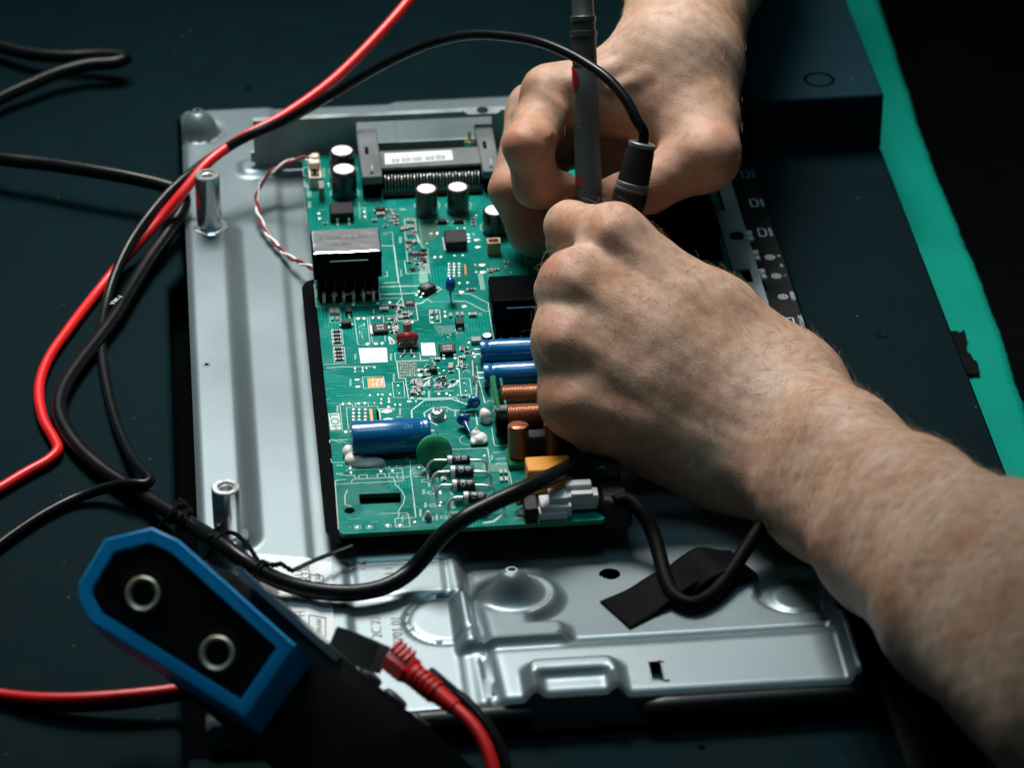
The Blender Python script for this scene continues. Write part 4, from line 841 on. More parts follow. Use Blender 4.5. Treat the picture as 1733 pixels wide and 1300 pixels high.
# ---- blue capacitors lying on the board
def lying(x0, x1, cy, r, z, dyx=0.0, lead='left', txt='PET', flip=1):
    a, b_ = P(x0, cy, z), P(x1, cy+dyx, z); L_ = np.linalg.norm(b_-a); ax = (b_-a)/L_
    if flip < 0: a, b_, ax = b_, a, -ax
    b = MB(); b.lathe(a, [(r*.55, .15), (r*.86, 0), (r*.97, .3), (r, 1.0), (r, 2.6), (r*.93, 3.4), (r*.93, 3.9), (r, 4.7), (r, L_-1.2), (r*.97, L_-.4), (r*.88, L_), (r*.7, L_-.1)], 40, ax=ax)
    o = b.build('lying_capacitor', 'blue_sleeve', BD, origin=(a+b_)/2)
    for s_ in (-1, 1):
        q = a+np.array([-ax[1], ax[0], 0])*s_*2.0; l = MB(); l.tube(spline([q+ax*.5, q-ax*2.2, q-ax*3.1-np.array([0, 0, .8]), q-ax*3.3-np.array([0, 0, z-BZ])], .6), .36, 8); l.build('lead', 'tin', o)
    b = MB()
    V, Fc = glyphs(txt); up = np.array([0, 0, 1.]); sd = np.cross(up, ax)
    def wrap(tx, ty, off, ang0):
        th = ang0+ty/r; return a+ax*(off+tx)+(up*cos(th)+sd*sin(th))*(r+.03)
    s_ = 1.6
    for off in np.arange(9, L_-4, 9): b.add([wrap(x*s_*(1 if flip > 0 else 1), y*s_, off, -.45 if flip > 0 else .45) for x, y in V], Fc)
    b.build('sleeve_print', 'sleeve_print', o, smooth=False)
    return o
lying(812, 935, 596, 5.0, BZ+5.2, -6); lying(818, 940, 636, 5.0, BZ+5.2, -6)
lying(594, 728, 744, 6.9, BZ+6.6, -9, flip=-1)
for x0, y0 in ((815, 618), (822, 660)):
    a = P(x0+8, y0, BZ+1); b = MB(); b.box((a[0]+14, a[1]-1.2, BZ+1.2), (30, 4.5, 2.3), .6); b.build('capacitor_cradle', 'blue_cradle', BD)
# jumper wire beside them
b = MB(); p = cP('E', 1380, 260, BZ+3); q = cP('E', 1395, 585, BZ+3); b.tube([p-np.array([0, 0, 3]), p, (p+q)/2, q, q-np.array([0, 0, 3])], .45, 8); b.build('jumper_wire', 'tin', BD)
b = MB(); p = cP('E', 1450, 590, BZ+3); q = cP('E', 1440, 890, BZ+3); b.tube([p-np.array([0, 0, 3]), p, (p+q)/2, q, q-np.array([0, 0, 3])], .45, 8); b.build('jumper_wire', 'tin', BD)
# ---- glue, screw
def blob(name, pts, m, seg=20):
    b = MB()
    for c, r in pts: b.ell(c, r, seg, 12)
    o = b.build(name, m, BD); md = o.modifiers.new('r', 'REMESH'); md.mode = 'VOXEL'; md.voxel_size = 0.0004; sm = o.modifiers.new('s', 'SMOOTH'); sm.iterations = 4; return o
blob('glue_blob', [(P(600, 778, BZ+.8), (4.0, 3.6, 2.6)), (P(622, 783, BZ+.2), (7.0, 3.6, 1.9)), (P(590, 766, BZ+1.4), (2.6, 3.4, 3.0))], 'white_glue')
c = P(822, 706, BZ+2); blob('glue_blob', [(c, (2.5, 2.6, 3.4)), (c+np.array([-.6, 1.5, .8]), (1.9, 2.0, 2.4)), (c+np.array([.4, -1.2, -.6]), (2.0, 2, 2))], 'white_glue')
c = P(811, 742, BZ+1.5); blob('glue_blob', [(c, (3.4, 3.4, 2.2)), (c+np.array([-1.2, 1.4, 1.2]), (2.0, 2.2, 1.9)), (c+np.array([-1.0, 2.0, 2.8]), (.7, .8, 1.3)), (c+np.array([1.6, -1.0, -.2]), (1.8, 2.6, 1.3)), (c+np.array([-2.4, -1.4, -.2]), (1.4, 2.6, 1.2))], 'white_glue')
blob('glue_blob', [(P(895, 866, BZ+.4), (4.5, 3.2, 1.6))], 'white_glue')
c = cP('G', 1425, 945); b = MB(); b.lathe(c, [(1.5, 0), (1.3, 2.0), (1.5, 2.3), (.6, 3.6)], 16); b.build('plastic_clip', 'grey_clip', BD)
p = cP('E', 868, 1180); b = MB(); b.lathe(p, [(3.6, 0), (3.6, .5), (2.8, .55), (2.9, .8), (2.9, 2.6), (2.65, 3.1), (2.1, 3.4), (.1, 3.5)], 30); scr = b.build('screw', 'screw_zinc', BD, sharp=25)
b = MB(); b.box((p[0], p[1], p[2]+3.35), (3.4, .8, .5), .1, radians(35)); b.box((p[0], p[1], p[2]+3.36), (.8, 3.4, .5), .1, radians(35)); b.build('cross_slot', 'slot_dark', scr)
# ---- green disc varistor, blue discs, red film capacitor, grey resistor
c = P(735, 766, BZ+7.0); n_ = np.array([.10, -.92, .38]); n_ /= np.linalg.norm(n_)
b = MB(); R_ = 7.1; b.lathe(c-n_*2.0, [(.01, 0), (R_*.55, .05), (R_*.85, .5), (R_*.97, 1.2), (R_, 2.0), (R_*.97, 2.9), (R_*.85, 3.5), (R_*.55, 3.95), (.01, 4.05)], 44, ax=n_, cap0=False, cap1=False)
var = b.build('disc_varistor', 'green_epoxy', BD)
b = MB(); V, Fc = glyphs('TVR\n14'); e1 = np.cross(np.array([0, 0, 1.]), n_); e1 /= np.linalg.norm(e1); e2 = np.cross(n_, e1)
b.add([c+n_*2.09+e1*(x*3.2*-1+1.0)*-1+e2*(y*3.2+1.2) for x, y in V], Fc); b.build('varistor_print', 'print_black', var, smooth=False)
b = MB(); 
for s_ in (-2.5, 2.5): b.tube([c+e1*s_-e2*5, c+e1*s_-e2*9], .4, 8)
b.build('lead', 'tin', var)
def disc_cap(head, r3, tail, name='disc_capacitor'):
    b = MB(); b.ell(head, r3, 18, 12); pts = spline([head+(tail[0]-head)*.25]+[np.array(t, float) for t in tail], .5); n = len(pts)
    b.tube(pts, [max(.38, r3[0]*.55*(1-i/n*1.35)) for i in range(n)], 10)
    o = b.build(name, 'blue_epoxy', BD); md = o.modifiers.new('r', 'REMESH'); md.mode = 'VOXEL'; md.voxel_size = 0.00028; sm = o.modifiers.new('s', 'SMOOTH'); sm.iterations = 3; return o
def up(c, x, y, gx, gy):      # point above the board: ground crop position (gx, gy) seen at (x, y)
    g_ = cP(c, gx, gy); h = (cp(c, x, gy)[1]-cp(c, x, y)[1])*mmpp(g_)/cos(PITCH); p = g_.copy(); p[0] = cP(c, x, gy)[0]; p[2] += h; return p
h = up('D', 888, 190, 900, 430); disc_cap(h, (2.3, 3.2, 3.6), [up('D', 885, 300, 900, 440), up('D', 895, 400, 900, 450), up('D', 910, 480, 910, 465)])
b = MB(); q0 = up('D', 960, 170, 980, 300); b.tube(spline([q0, up('D', 985, 200, 985, 300), up('D', 990, 300, 985, 295)], .4), .35, 8); b.build('lead', 'tin', BD)
h = up('E', 1405, 965, 1395, 1080); disc_cap(h, (2.7, 1.8, 2.7), [up('E', 1320, 1030, 1330, 1090), up('E', 1225, 1065, 1250, 1100), up('E', 1205, 1120, 1205, 1110)])
h = up('E', 1245, 1215, 1260, 1330); disc_cap(h, (2.7, 1.8, 2.6), [up('H', 840, -50, 830, 30), up('H', 870, 0, 860, 60), up('H', 885, 50, 880, 60)])
o, (x, y, w_, d, h) = zbox('film_capacitor', 'D', 98, 420, 918, 985, 1140, 'red_epoxy', .7, lift=1.2)
for c, pts in (('E', [(395, 190), (375, 250), (360, 300), (340, 300)]), ('E', [(490, 190), (480, 240), (500, 290), (520, 290)])):
    l = MB(); p0 = up('E', *pts[0], pts[0][0], 240); p1 = up('E', *pts[1], pts[1][0], 268); p2 = cP('E', *pts[3]); l.tube(spline([p0, p1, (p1+p2)/2+np.array([0, 0, .6]), p2], .5), .36, 8); l.build('lead', 'tin', o)
g_ = cP('D', 255, 1000); b = MB(); ht = (cp('D', 0, 1000)[1]-cp('D', 0, 730)[1])*mmpp(g_)/cos(PITCH); b.lathe(g_, [(1.6, 0), (1.85, .6), (1.85, ht-2.4), (1.6, ht-2.2), (1.85, ht-1.8), (1.8, ht-.7), (1.1, ht), (.5, ht+.4)], 24)
rs = b.build('upright_resistor', 'resin_grey', BD); b = MB(); b.lathe(g_, [(1.88, ht-1.5), (1.88, ht-.9)], 24, cap0=False, cap1=False); b.build('colour_band', 'red_band', rs); b = MB(); b.lathe(g_, [(1.88, ht-4.6), (1.88, ht-4.2)], 24, cap0=False, cap1=False); b.build('colour_band', 'tin', rs)
# ---- four rectifier diodes with bent leads
def diode(c, x0, x1, y0, y1, left, right, lines_):
    yc = (y0+y1)/2; r = (y1-y0)/2*CROPS[c][2]*mmpp(cP(c, x0, yc))
    zc = BZ+5.8; A_, B_ = cP(c, x0, yc, zc), cP(c, x1, yc, zc); ax = (B_-A_)/np.linalg.norm(B_-A_); L_ = np.linalg.norm(B_-A_)
    b = MB(); b.lathe(A_, [(r*.9, 0), (r, .25), (r, L_-.25), (r*.9, L_)], 28, ax=ax); o = b.build('rectifier_diode', 'black_epoxy', BD, origin=(A_+B_)/2)
    b = MB(); b.lathe(A_, [(r+.03, .35), (r+.03, 2.1)], 28, ax=ax, cap0=False, cap1=False); b.build('cathode_band', 'silver_mark', o)
    upv = np.array([0, 0, 1.]); sd = np.cross(upv, ax); b = MB()
    for i, t_ in enumerate(lines_):
        V, Fc = glyphs(t_); off = L_*(.48+.27*i)
        # text runs round the body: x of the glyph -> angle, y -> along the axis
        b.add([A_+ax*(off+(-gy)*1.8)+(upv*cos((gx*1.75)/r-.42)+sd*sin((gx*1.75)/r-.42))*(r+.03) for gx, gy in V], Fc)
    b.build('diode_print', 'silver_mark', o, smooth=False)
    for p, q, sg in ((A_, left, -1), (B_, right, 1)):
        if q is None: continue
        e = cP(c, q[0], q[1]); out = ax*sg; k = abs((e-p)@ax)
        l = MB(); pts = [p-out*.5, p+out*k*.45, p+out*k*.8-np.array([0, 0, .5]), np.array([e[0], p[1]*.8+e[1]*.2, p[2]-2.2]), np.array([e[0], (p[1]+e[1])/2, BZ+1.6]), e]
        l.tube(spline(pts, .5), .55, 10); l.build('lead', 'tin', o)
diode('H', 485, 830, 270, 410, (215, 640), (1075, 520), ('3G', '33'))
diode('H', 530, 880, 422, 600, (290, 800), (1140, 720), ('O8', '43'))
diode('H', 555, 905, 622, 800, (345, 985), (1180, 880), ('O8', '43'))
diode('H', 722, 1072, 800, 980, (520, 1180), (1330, 1150), ('NE', '02'))
# ---- transformers
def transformer(c, x0, x1, yb, yf, ymid, ybot, tape, pins, rough=1.0):
    z1 = BZ+10.5
    x, y, w_, d, h = zdims(c, x0, x1, yb, yf, ymid, z1)   # core block, hanging above the board
    b = MB(); b.box((x, y, z1+h/2), (w_, d, h), .5); b.mat(1); b.box((x, y, z1+h-2.4), (w_+.5, d+.5, 1.2), .3)
    o = b.build('transformer', ['insulator', 'insulator'], BD)
    t = MB(); n = 26; vs = []
    for i in range(n+1):
        for j in range(n+1):
            u, v = i/n, j/n; zz = z1+h+.34+rough*(.22*sin(u*9+v*4)*sin(v*17+u*3)+.16*sin(u*23-v*5))+rough*.03*RNG.normal()*(0 < i < n)*(0 < j < n)
            vs.append((x-w_/2+.3+u*(w_-.6), y-d/2+.2+v*(d-.4), zz if 0 < i < n and 0 < j < n else z1+h+.02))
    t.add(vs, [(i*(n+1)+j, (i+1)*(n+1)+j, (i+1)*(n+1)+j+1, i*(n+1)+j+1) for i in range(n) for j in range(n)])
    t.build('tape_top', tape, o, sharp=80)
    fy = y-d/2
    b = MB(); b.box((x, y+1, (BZ+2.5+z1)/2), (w_*.88, d-2.5, z1-BZ-2.5), .6); b.box((x, y, BZ+1.6), (w_*.86, d+3.2, 2.6), .4); b.box((x-w_*.42, y, BZ+5), (1.6, d, 9), .3); b.box((x+w_*.42, y, BZ+5), (1.6, d, 9), .3); b.build('bobbin', 'insulator', o)
    b = MB(); b.box((x+w_*.02, fy-.3, z1+h*.72), (w_*.56, .3, .5)); b.build('core_edge', 'tin', o)
    for i in range(pins):
        px_ = x-w_*.36+w_*.72*i/(pins-1)
        p = MB(); p.tube(spline([(px_, fy+1.5, BZ+3.6), (px_, fy-1.3, BZ+3.4), (px_, fy-1.7, BZ+2.2), (px_, fy-1.7, BZ)], .5), .75, 8); p.build('pin', 'solder', o)
        q = MB(); q.tube(spline([(px_, fy-.2, BZ+3.6), (px_+.6, fy+.2, BZ+6), (px_+1.2, fy+.8, z1)], .6), .11, 6); q.build('winding_wire', 'winding_dark', o)
    b = MB()
    for i in range(14): p = (x-w_*.38+w_*.76*RNG.random(), fy-.9+RNG.normal()*.4, BZ+3.6+RNG.normal()*.3); b.ell(p, (1.0+RNG.random()*.6, .7, .6), 8, 6)
    b.build('rosin', 'rosin', o)
    return o, (x, y, w_, d, h, z1)
zx = lambda v: (v-500)/1   # photo px helper
CROPS['Z'] = (0, 0, 1.0)
tr, q = transformer('Z', 531, 647, 387, 429, 472, 505, 'tape_gloss', 6, 0.45)
b = MB(); x, y, w_, d, h, z1 = q; text_into(b, 'S1E0751KA-001', (x-1, y+2.2, z1+h+.62), 2.3, 0, .95); text_into(b, '151001', (x-2, y-2.6, z1+h+.62), 2.3, 0, .95); b.build('tape_print', 'tape_ink', tr, smooth=False)
transformer('Z', 834, 930, 465, 509, 548, 575, 'insulator', 5, 0.05)
# ---- optocoupler, turned on the board
c = cP('D', 545, 300); th = radians(40)
b = MB(); b.box((c[0], c[1], BZ+1.9), (6.4, 4.7, 3.0), .3, th); op = b.build('optocoupler', 'black_epoxy', BD)
b = MB(); text_into(b, 'TCET\n1103', (c[0], c[1], BZ+3.42), 2.3, th); b.build('chip_print', 'silver_mark', op, smooth=False)
e1 = np.array([cos(th), sin(th), 0]); e2 = np.array([-sin(th), cos(th), 0])
for s_ in (-1, 1):
    for k in (-1.25, 1.25):
        l = MB(); p = c+e1*s_*3.1+e2*k; l.tube([p+np.array([0, 0, 1.6]), p+e1*s_*.9+np.array([0, 0, 1.4]), p+e1*s_*1.3+np.array([0, 0, .3]), p+e1*s_*2.6+np.array([0, 0, .2])], .5, 6, flat=.6); l.build('leg', 'tin', op)
# ---- small connectors
def socket(px0, px1, yb, yf, ybot, m):
    x, y, w_, d, h = zdims('Z', px0, px1, yb, yf, ybot)
    b = MB(); t = .8
    b.box((x, y-d/2+t/2, BZ+h/2), (w_, t, h), .1); b.box((x, y+d/2-t/2, BZ+h/2), (w_, t, h), .1); b.box((x-w_/2+t/2, y, BZ+h/2-.01), (t, d-.1, h), .1); b.box((x+w_/2-t/2, y, BZ+h/2-.01), (t, d-.1, h), .1); b.box((x, y, BZ+1.2), (w_-.2, d-.2, 2))
    o = b.build('wire_socket', m, BD)
    for s_ in (-1, 1): b = MB(); b.box((x+s_*w_*.2, y, BZ+h*.4), (.5, .5, h*.8)); b.build('contact', 'tin', o)
    return x, y, w_, d, h
socket(825, 848, 402, 412, 432, 'beige_plastic')
x, y, w_, d, h = socket(524, 545, 271, 301, 319, 'ivory_plastic'); SOCK = (x, y, w_, d, h)
# ---- card slot: dark U frame, paper strip, row of pins
fz = BZ+11.0
def onz(px, py, z=fz): return P(px, py, z)
b = MB()
aL, aR = onz(612, 296)[0], onz(644, 270)[0]; fy0, fy1 = onz(630, 299)[1], onz(700, 281)[1]; yb_ = onz(700, 252)[1]; yt_ = wy-3
xR0, xR1 = onz(815, 280)[0], onz(846, 280)[0]
b.box(((aL+aR)/2, (fy0+yt_)/2, fz-2), (aR-aL, yt_-fy0, 4.2), .5)
b.box(((xR0+xR1)/2, (fy0+yt_)/2, fz-2), (xR1-xR0, yt_-fy0, 4.2), .5)
b.box(((aR+xR0)/2, (fy1+yb_)/2, fz-1.0), (xR0-aR+.2, yb_-fy1, 1.8), .4)
slot_o = b.build('card_slot', 'slot_plastic', BD)
b = MB(); b.box(((aL+aR)/2-.2, fy0+2.6, (BZ+fz-4)/2+.2), (aR-aL-1, 4.8, fz-4-BZ), .3); b.box(((xR0+xR1)/2, fy0+2.6, (BZ+fz-4)/2+.2), (xR1-xR0-1, 4.8, fz-4-BZ), .3); b.box(((aR+xR0)/2, fy1+2.4, (BZ+fz-2)/2+.1), (xR0-aR, 4.0, fz-2.2-BZ), .2); b.box(((aR+xR0)/2, fy0+.5, BZ+.8), (xR0-aR, 3.4, 1.6), .2)
b.build('slot_body', 'insulator', slot_o)
pm = None; np_ = 30
for i in range(np_):
    x = aR+1.4+(xR0-aR-2.8)*i/(np_-1); lo = i % 2
    b = MB(); yy = fy1-.2; dy = -4.4 if lo else -3.2
    if pm is None or i == 1:
        b.tube(spline([(0, .6, fz-3.4-BZ), (0, dy*.55, fz-3.5-BZ), (0, dy*.9, fz-4.4-BZ), (0, dy, fz-6.4-BZ), (0, dy, 0)], .7), .21, 6)
        mm = bpy.data.meshes.new('pin'); mm.from_pydata((np.array(b.v)*S).tolist(), [], b.f); mm.materials.append(MATS['tin']); mm.polygons.foreach_set('use_smooth', [True]*len(mm.polygons))
        if i == 0: pm = [mm, None]
        else: pm[1] = mm
    place('pin', pm[lo] or pm[0], slot_o, (x, yy, BZ))
b = MB(); q = [onz(651, 260, fz-.1), onz(764, 254, fz-.1), onz(767, 270, fz-.1), onz(652, 278, fz-.1)]; b.add([p+np.array([0, 0, .12]) for p in q], [(3, 2, 1, 0)]); ps = b.build('paper_strip', 'paper', BD, smooth=False)
b = MB(); text_into(b, 'Rev. DM14EFC0R0F42', (q[0]+q[1]+q[2]+q[3])/4+np.array([2, 2.0, .2]), 2.3, radians(180), .95)
for i in range(44):
    if i % 9 == 7: continue
    u = .1+.82*i/44; p = q[3]*(1-u)+q[2]*u+(q[0]-q[3])*.08; p2 = p+(q[0]-q[3])*.40; strip(b, p+np.array([0, 0, .2]), p2+np.array([0, 0, .2]), [.35, .7, .3, .5][i*5 % 4])
tag(b.build('strip_print', 'print_stamp', ps, smooth=False), kind='stuff')
for cx_ in ((aL+aR)/2, (xR0+xR1)/2):
    b = MB(); b.lathe((cx_, fy0+3.2, fz+.1), [(.9, 0), (.9, .06)], 14); b.build('slot_hole', 'insulator', slot_o)
    b = MB(); b.box((cx_-1, fy0+24, fz+.1), (1.6, 6.5, .2)); b.build('slot_hole', 'insulator', slot_o)
    b = MB(); b.tube([(cx_+.4, fy0+5.5, fz+.2), (cx_+.4, fy0+9, fz+.9)], .4, 6); b.build('slot_clip', 'tin', slot_o)
b = MB(); q = P(794, 238, 14); b.box((q[0], q[1]-2, 14), (5, 2.5, 2.4), .4); b.box((q[0], q[1]-1, 17), (1.4, 1.4, 5), .3); b.build('gold_contact', 'gold', BD)
# ---- wound chokes
def coil(mb, a, b_, r, sq=1.0, n=28):
    ax = np.array(b_)-np.array(a); L_ = np.linalg.norm(ax); mb.lathe(a, [(r*.86, 0), (r*.97, .3), (r, .8), (r, L_-.8), (r*.97, L_-.3), (r*.86, L_)], n, ax=ax, sy=sq)
z = BZ+8
b = MB(); p0 = P(853, 715, z); b.box((p0[0]+14, p0[1]+5, z-1), (34, 17, 9), 1.0); ch = b.build('line_choke', 'insulator', BD)
pa, pb = P(848, 674, z+2), P(925, 671, z+2)
w1 = MB(); coil(w1, pa, pb, 5.2); w1.build('copper_winding', 'copper_x', ch)
pa, pb = P(858, 708, z+1), P(928, 704, z+1)
w1 = MB(); coil(w1, pa, pb, 5.2); w1.build('copper_winding', 'copper_x', ch)
b = MB(); pm_ = P(882, 690, z+4); b.box((pm_[0]+3, pm_[1], z+3.2), (28, 4.0, 3.4), .8); b.build('choke_tape', 'tape_gloss', ch)
b = MB(); g0 = P(845, 735, BZ); b.box((g0[0]-.5, g0[1]+11.0, BZ+6.6), (2.2, 25, 13), 1.0); b.box((g0[0]+2.8, g0[1]+11, BZ+6.2), (1.2, 23, 12), .4); b.build('choke_plate', 'choke_green', ch)
b = MB(); c1, c2 = P(879, 781, BZ+1), P(936, 778, BZ+1); b.box(((c1[0]+c2[0])/2, c1[1]+5, BZ+6), (18, 8, 9), 1.5); ch2 = b.build('filter_choke', 'black_plastic', BD)
for c_ in (c1, c2):
    w1 = MB(); tilt = np.array([0, 1.5, 0]); coil(w1, c_+np.array([0, 2, 1.0]), c_+np.array([0, 5.0, 14.0]), 4.1 if c_ is c1 else 3.4, 1.1); w1.build('copper_winding', 'copper_z', ch2)
b = MB(); b.box(((c1[0]+c2[0])/2, c1[1]+2.0, BZ+1.2), (23, 13, 2.2), .6); b.build('choke_base', 'choke_green', ch2)
# ---- yellow box capacitor, orange disc, fuse, white connector, heat-shrink block
CROPS['Y'] = (0, 0, 1.0)
zbox('box_capacitor', 'Y', 892, 968, 771, 795, 838, 'yellow_box', .5)
c = P(878, 838, BZ+6.5); b = MB(); b.ell(c, (2.2, 2.4, 4.2), 20, 14); b.ell(c+np.array([0, 0, -1]), (2.2, 2.3, 4.0), 20, 14); o = b.build('orange_capacitor', 'orange_epoxy', BD)
zbox('fuse_block', 'Y', 888, 911, 838, 862, 884, 'black_plastic', .3)
WC = MB(); x, y, w_, d, h = zdims('Y', 915, 968, 836, 858, 879)
WC.box((x, y, BZ+h*.5), (w_, d, h), .4); WC.box((x-w_*.1, y-d*.3, BZ+h*.3), (w_*.9, d*.6, h*.6), .3); WC.box((x+w_*.1, y+1, BZ+h+1.2), (w_*.6, d*.8, 3.0), .3)
wc = WC.build('mains_socket', 'white_plastic', BD)
x2, y2, w2, d2, h2 = zdims('Y', 953, 1014, 828, 846, 870)
b = MB(); b.box((x2, y2, BZ+h2*.5+1.2), (w2, d2*.8, h2), .4); b.box((x2-.5, y2+d2*.45, BZ+h2+2.2), (w2*.74, d2*.55, 2.6), .4); b.box((x2+.5, y2-d2*.2, BZ+h2+1.6), (w2*.62, d2*.4, 1.2), .3); b.build('mains_plug', 'white_plastic', BD)
b = MB(); b.box((x2-w2*.5, y2-d2*.3, BZ+h2*.55), (.25, d2*.6, h2*.9)); b.build('seam', 'print_stamp', wc)
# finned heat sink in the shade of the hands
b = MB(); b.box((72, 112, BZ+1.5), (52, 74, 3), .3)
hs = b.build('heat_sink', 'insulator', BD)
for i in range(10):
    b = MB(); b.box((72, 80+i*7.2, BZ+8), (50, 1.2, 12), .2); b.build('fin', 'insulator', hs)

# ================================================================== CABLES
def zp(x, y, z): return P(x, y, z)
def cable(pts, r, step=2.5, n=12):
    b = MB(); b.tube(spline(pts, step), r, n); return b
PZ = -5.0                                        # top of the dark back panel
# ---- test probes
def probe_axis(a, b_): a = np.array(a); b_ = np.array(b_); d = b_-a; L_ = np.linalg.norm(d); return a, d/L_, L_
RL = thing('red_test_lead', 'grey test probe marked in red, held upright, with its bright red cable and plug', 'test lead', P(1003, 560, 10.5))
tip = P(1004, 545, 11.0); topp = Q(981, -150, 1458)
a, ax, L_ = probe_axis(tip, topp)
def at_row(a, ax, L_, row):      # distance along the probe at which it is seen at this photo row
    f = lambda t: (lambda v: 650-F_PX*(v@UP)/(v@FW))(a+ax*t-CAM)
    lo, hi = 0.0, L_
    for _ in range(40):
        m = (lo+hi)/2
        if f(m) > row: lo = m
        else: hi = m
    return lo
k0, k1, k2, k3 = [at_row(a, ax, L_, r) for r in (335, 62, 40, 28)]
b = MB(); b.lathe(a, [(.15, 0), (.9, 3), (.9, 16), (1.6, 16.2), (2.2, k0-22), (3.2, k0-12), (5.0, k0-3), (5.5, k0+6), (5.4, k0+30), (5.25, k1-14), (5.0, k1-13), (5.0, k1-12)], 32, ax=ax); pg_ = b.build('probe_handle', 'probe_grey', RL)
b = MB(); b.lathe(a, [(5.15, k1-12), (5.15, k1), (5.6, k1+.3), (5.6, k1+2.4), (5.0, k1+2.6), (5.0, k2+1), (5.4, k2+1.2), (5.4, k3), (4.6, k3+1), (4.3, k3+14), (3.9, L_)], 32, ax=ax); b.build('probe_collar', 'collar_dark', pg_)
# red side marks and raised letters on the handle
toc = (CAM-a); toc = toc-ax*(toc@ax); toc /= np.linalg.norm(toc); sd = np.cross(ax, toc)
def on_probe(t, ang, off=.06, r=5.4): return a+ax*t+(toc*cos(ang)+sd*sin(ang))*(r+off)
def patch(mb, t0, t1, a0, a1, off=.09, n=8, r=5.4):
    g_ = []
    for i in range(n+1):
        u = i/n; wv = sin(pi*min(1, max(0, u)))**.4
        for j in range(n+1):
            v = j/n; g_.append(on_probe(t0+(t1-t0)*u, a0+(a1-a0)*v*wv, off, r))
    mb.add(g_, [(i*(n+1)+j, (i+1)*(n+1)+j, (i+1)*(n+1)+j+1, i*(n+1)+j+1) for i in range(n) for j in range(n)])
sgn = 1 if (sd@RT) < 0 else -1
b = MB()
patch(b, at_row(a, ax, L_, 158), at_row(a, ax, L_, 110), sgn*1.5, sgn*.55); patch(b, at_row(a, ax, L_, 318), at_row(a, ax, L_, 296), sgn*1.4, sgn*.3)
b.build('red_mark', 'red_mark', pg_)
b = MB(); V, Fc = glyphs('CE CATIII'); t0 = at_row(a, ax, L_, 224); s_ = 2.5; wid = V[:, 0].max()-V[:, 0].min()
ln = at_row(a, ax, L_, 185)-at_row(a, ax, L_, 265); kx = ln/wid
b.add([on_probe(t0+gx*kx, sgn*(.72)-sgn*gy*s_/5.4, .1) for gx, gy in V], Fc); b.build('probe_lettering', 'collar_grey', pg_, smooth=False)
# red cable: out of the frame at the top, down across the chassis, off to the left, back in, to the plug
rc = [topp+ax*-2, topp+ax*12, Q(940, -420, 1455), Q(840, -330, 1470), P(760, -95, 74), P(690, 2, 62), P(628, 72, 52), P(560, 138, 42), P(482, 194, 34), P(412, 232, 29), P(352, 275, 25), P(312, 322, 18), P(270, 372, 9), P(222, 425, 2), P(172, 486, PZ+2.6), P(120, 553, PZ+2.4), P(80, 612, PZ+2.4), P(66, 660, PZ+2.4), P(74, 712, PZ+2.6), P(92, 745, PZ+2.8), P(98, 762, PZ+2.8), P(84, 778, PZ+2.6), P(42, 802, PZ+2.4), P(-20, 838, PZ+2.4), P(-120, 880, PZ+2.4), P(-240, 960, PZ+2.4), P(-240, 1080, PZ+2.4), P(-120, 1150, PZ+2.6), P(0, 1177, PZ+4), P(90, 1184, PZ+7), P(190, 1180, PZ+9), P(300, 1168, PZ+10), P(400, 1150, PZ+12), P(470, 1135, PZ+14)]
b = cable(rc, 2.35); b.build('cable', 'red_cable', RL)
# ---- black probe and lead
BL = thing('black_test_lead', 'black test probe with grey collar, its thin black cable arching over the board', 'test lead', P(1000, 590, 10.5))
tipb = P(1008, 585, 11.0); topb = Q(1087, 241, 1436)
a2, ax2, L2 = probe_axis(tipb, topb)
ra, rb = at_row(a2, ax2, L2, 335), at_row(a2, ax2, L2, 312)
b = MB(); b.lathe(a2, [(.15, 0), (.9, 3), (.9, 14), (1.6, 14.2), (2.4, ra-45), (4.6, ra-30), (6.6, ra-18), (7.0, rb-3.0)], 36, ax=ax2); pb2 = b.build('probe_handle', 'probe_black', BL)
b = MB(); b.lathe(a2, [(6.4, rb-3), (6.4, rb-2.4), (6.9, rb-2.2), (6.95, rb-1.2), (6.5, rb-1.0), (6.5, rb-.5), (6.9, rb-.3), (6.9, rb+.8), (6.5, rb+1.1)], 36, ax=ax2); b.build('probe_collar', 'collar_grey', pb2)
b = MB(); b.lathe(a2, [(6.5, rb+1), (6.2, rb+8), (5.8, L2-4), (5.45, L2-1.6)], 36, ax=ax2); b.build('strain_relief', 'probe_black', pb2)
b = MB(); b.lathe(a2, [(5.5, L2-1.8), (5.6, L2-1.4), (5.6, L2-.3), (5.0, L2+.2), (3.4, L2+.2), (2.5, L2-.6)], 36, ax=ax2, cap1=False); b.build('probe_rim', 'collar_grey', pb2)
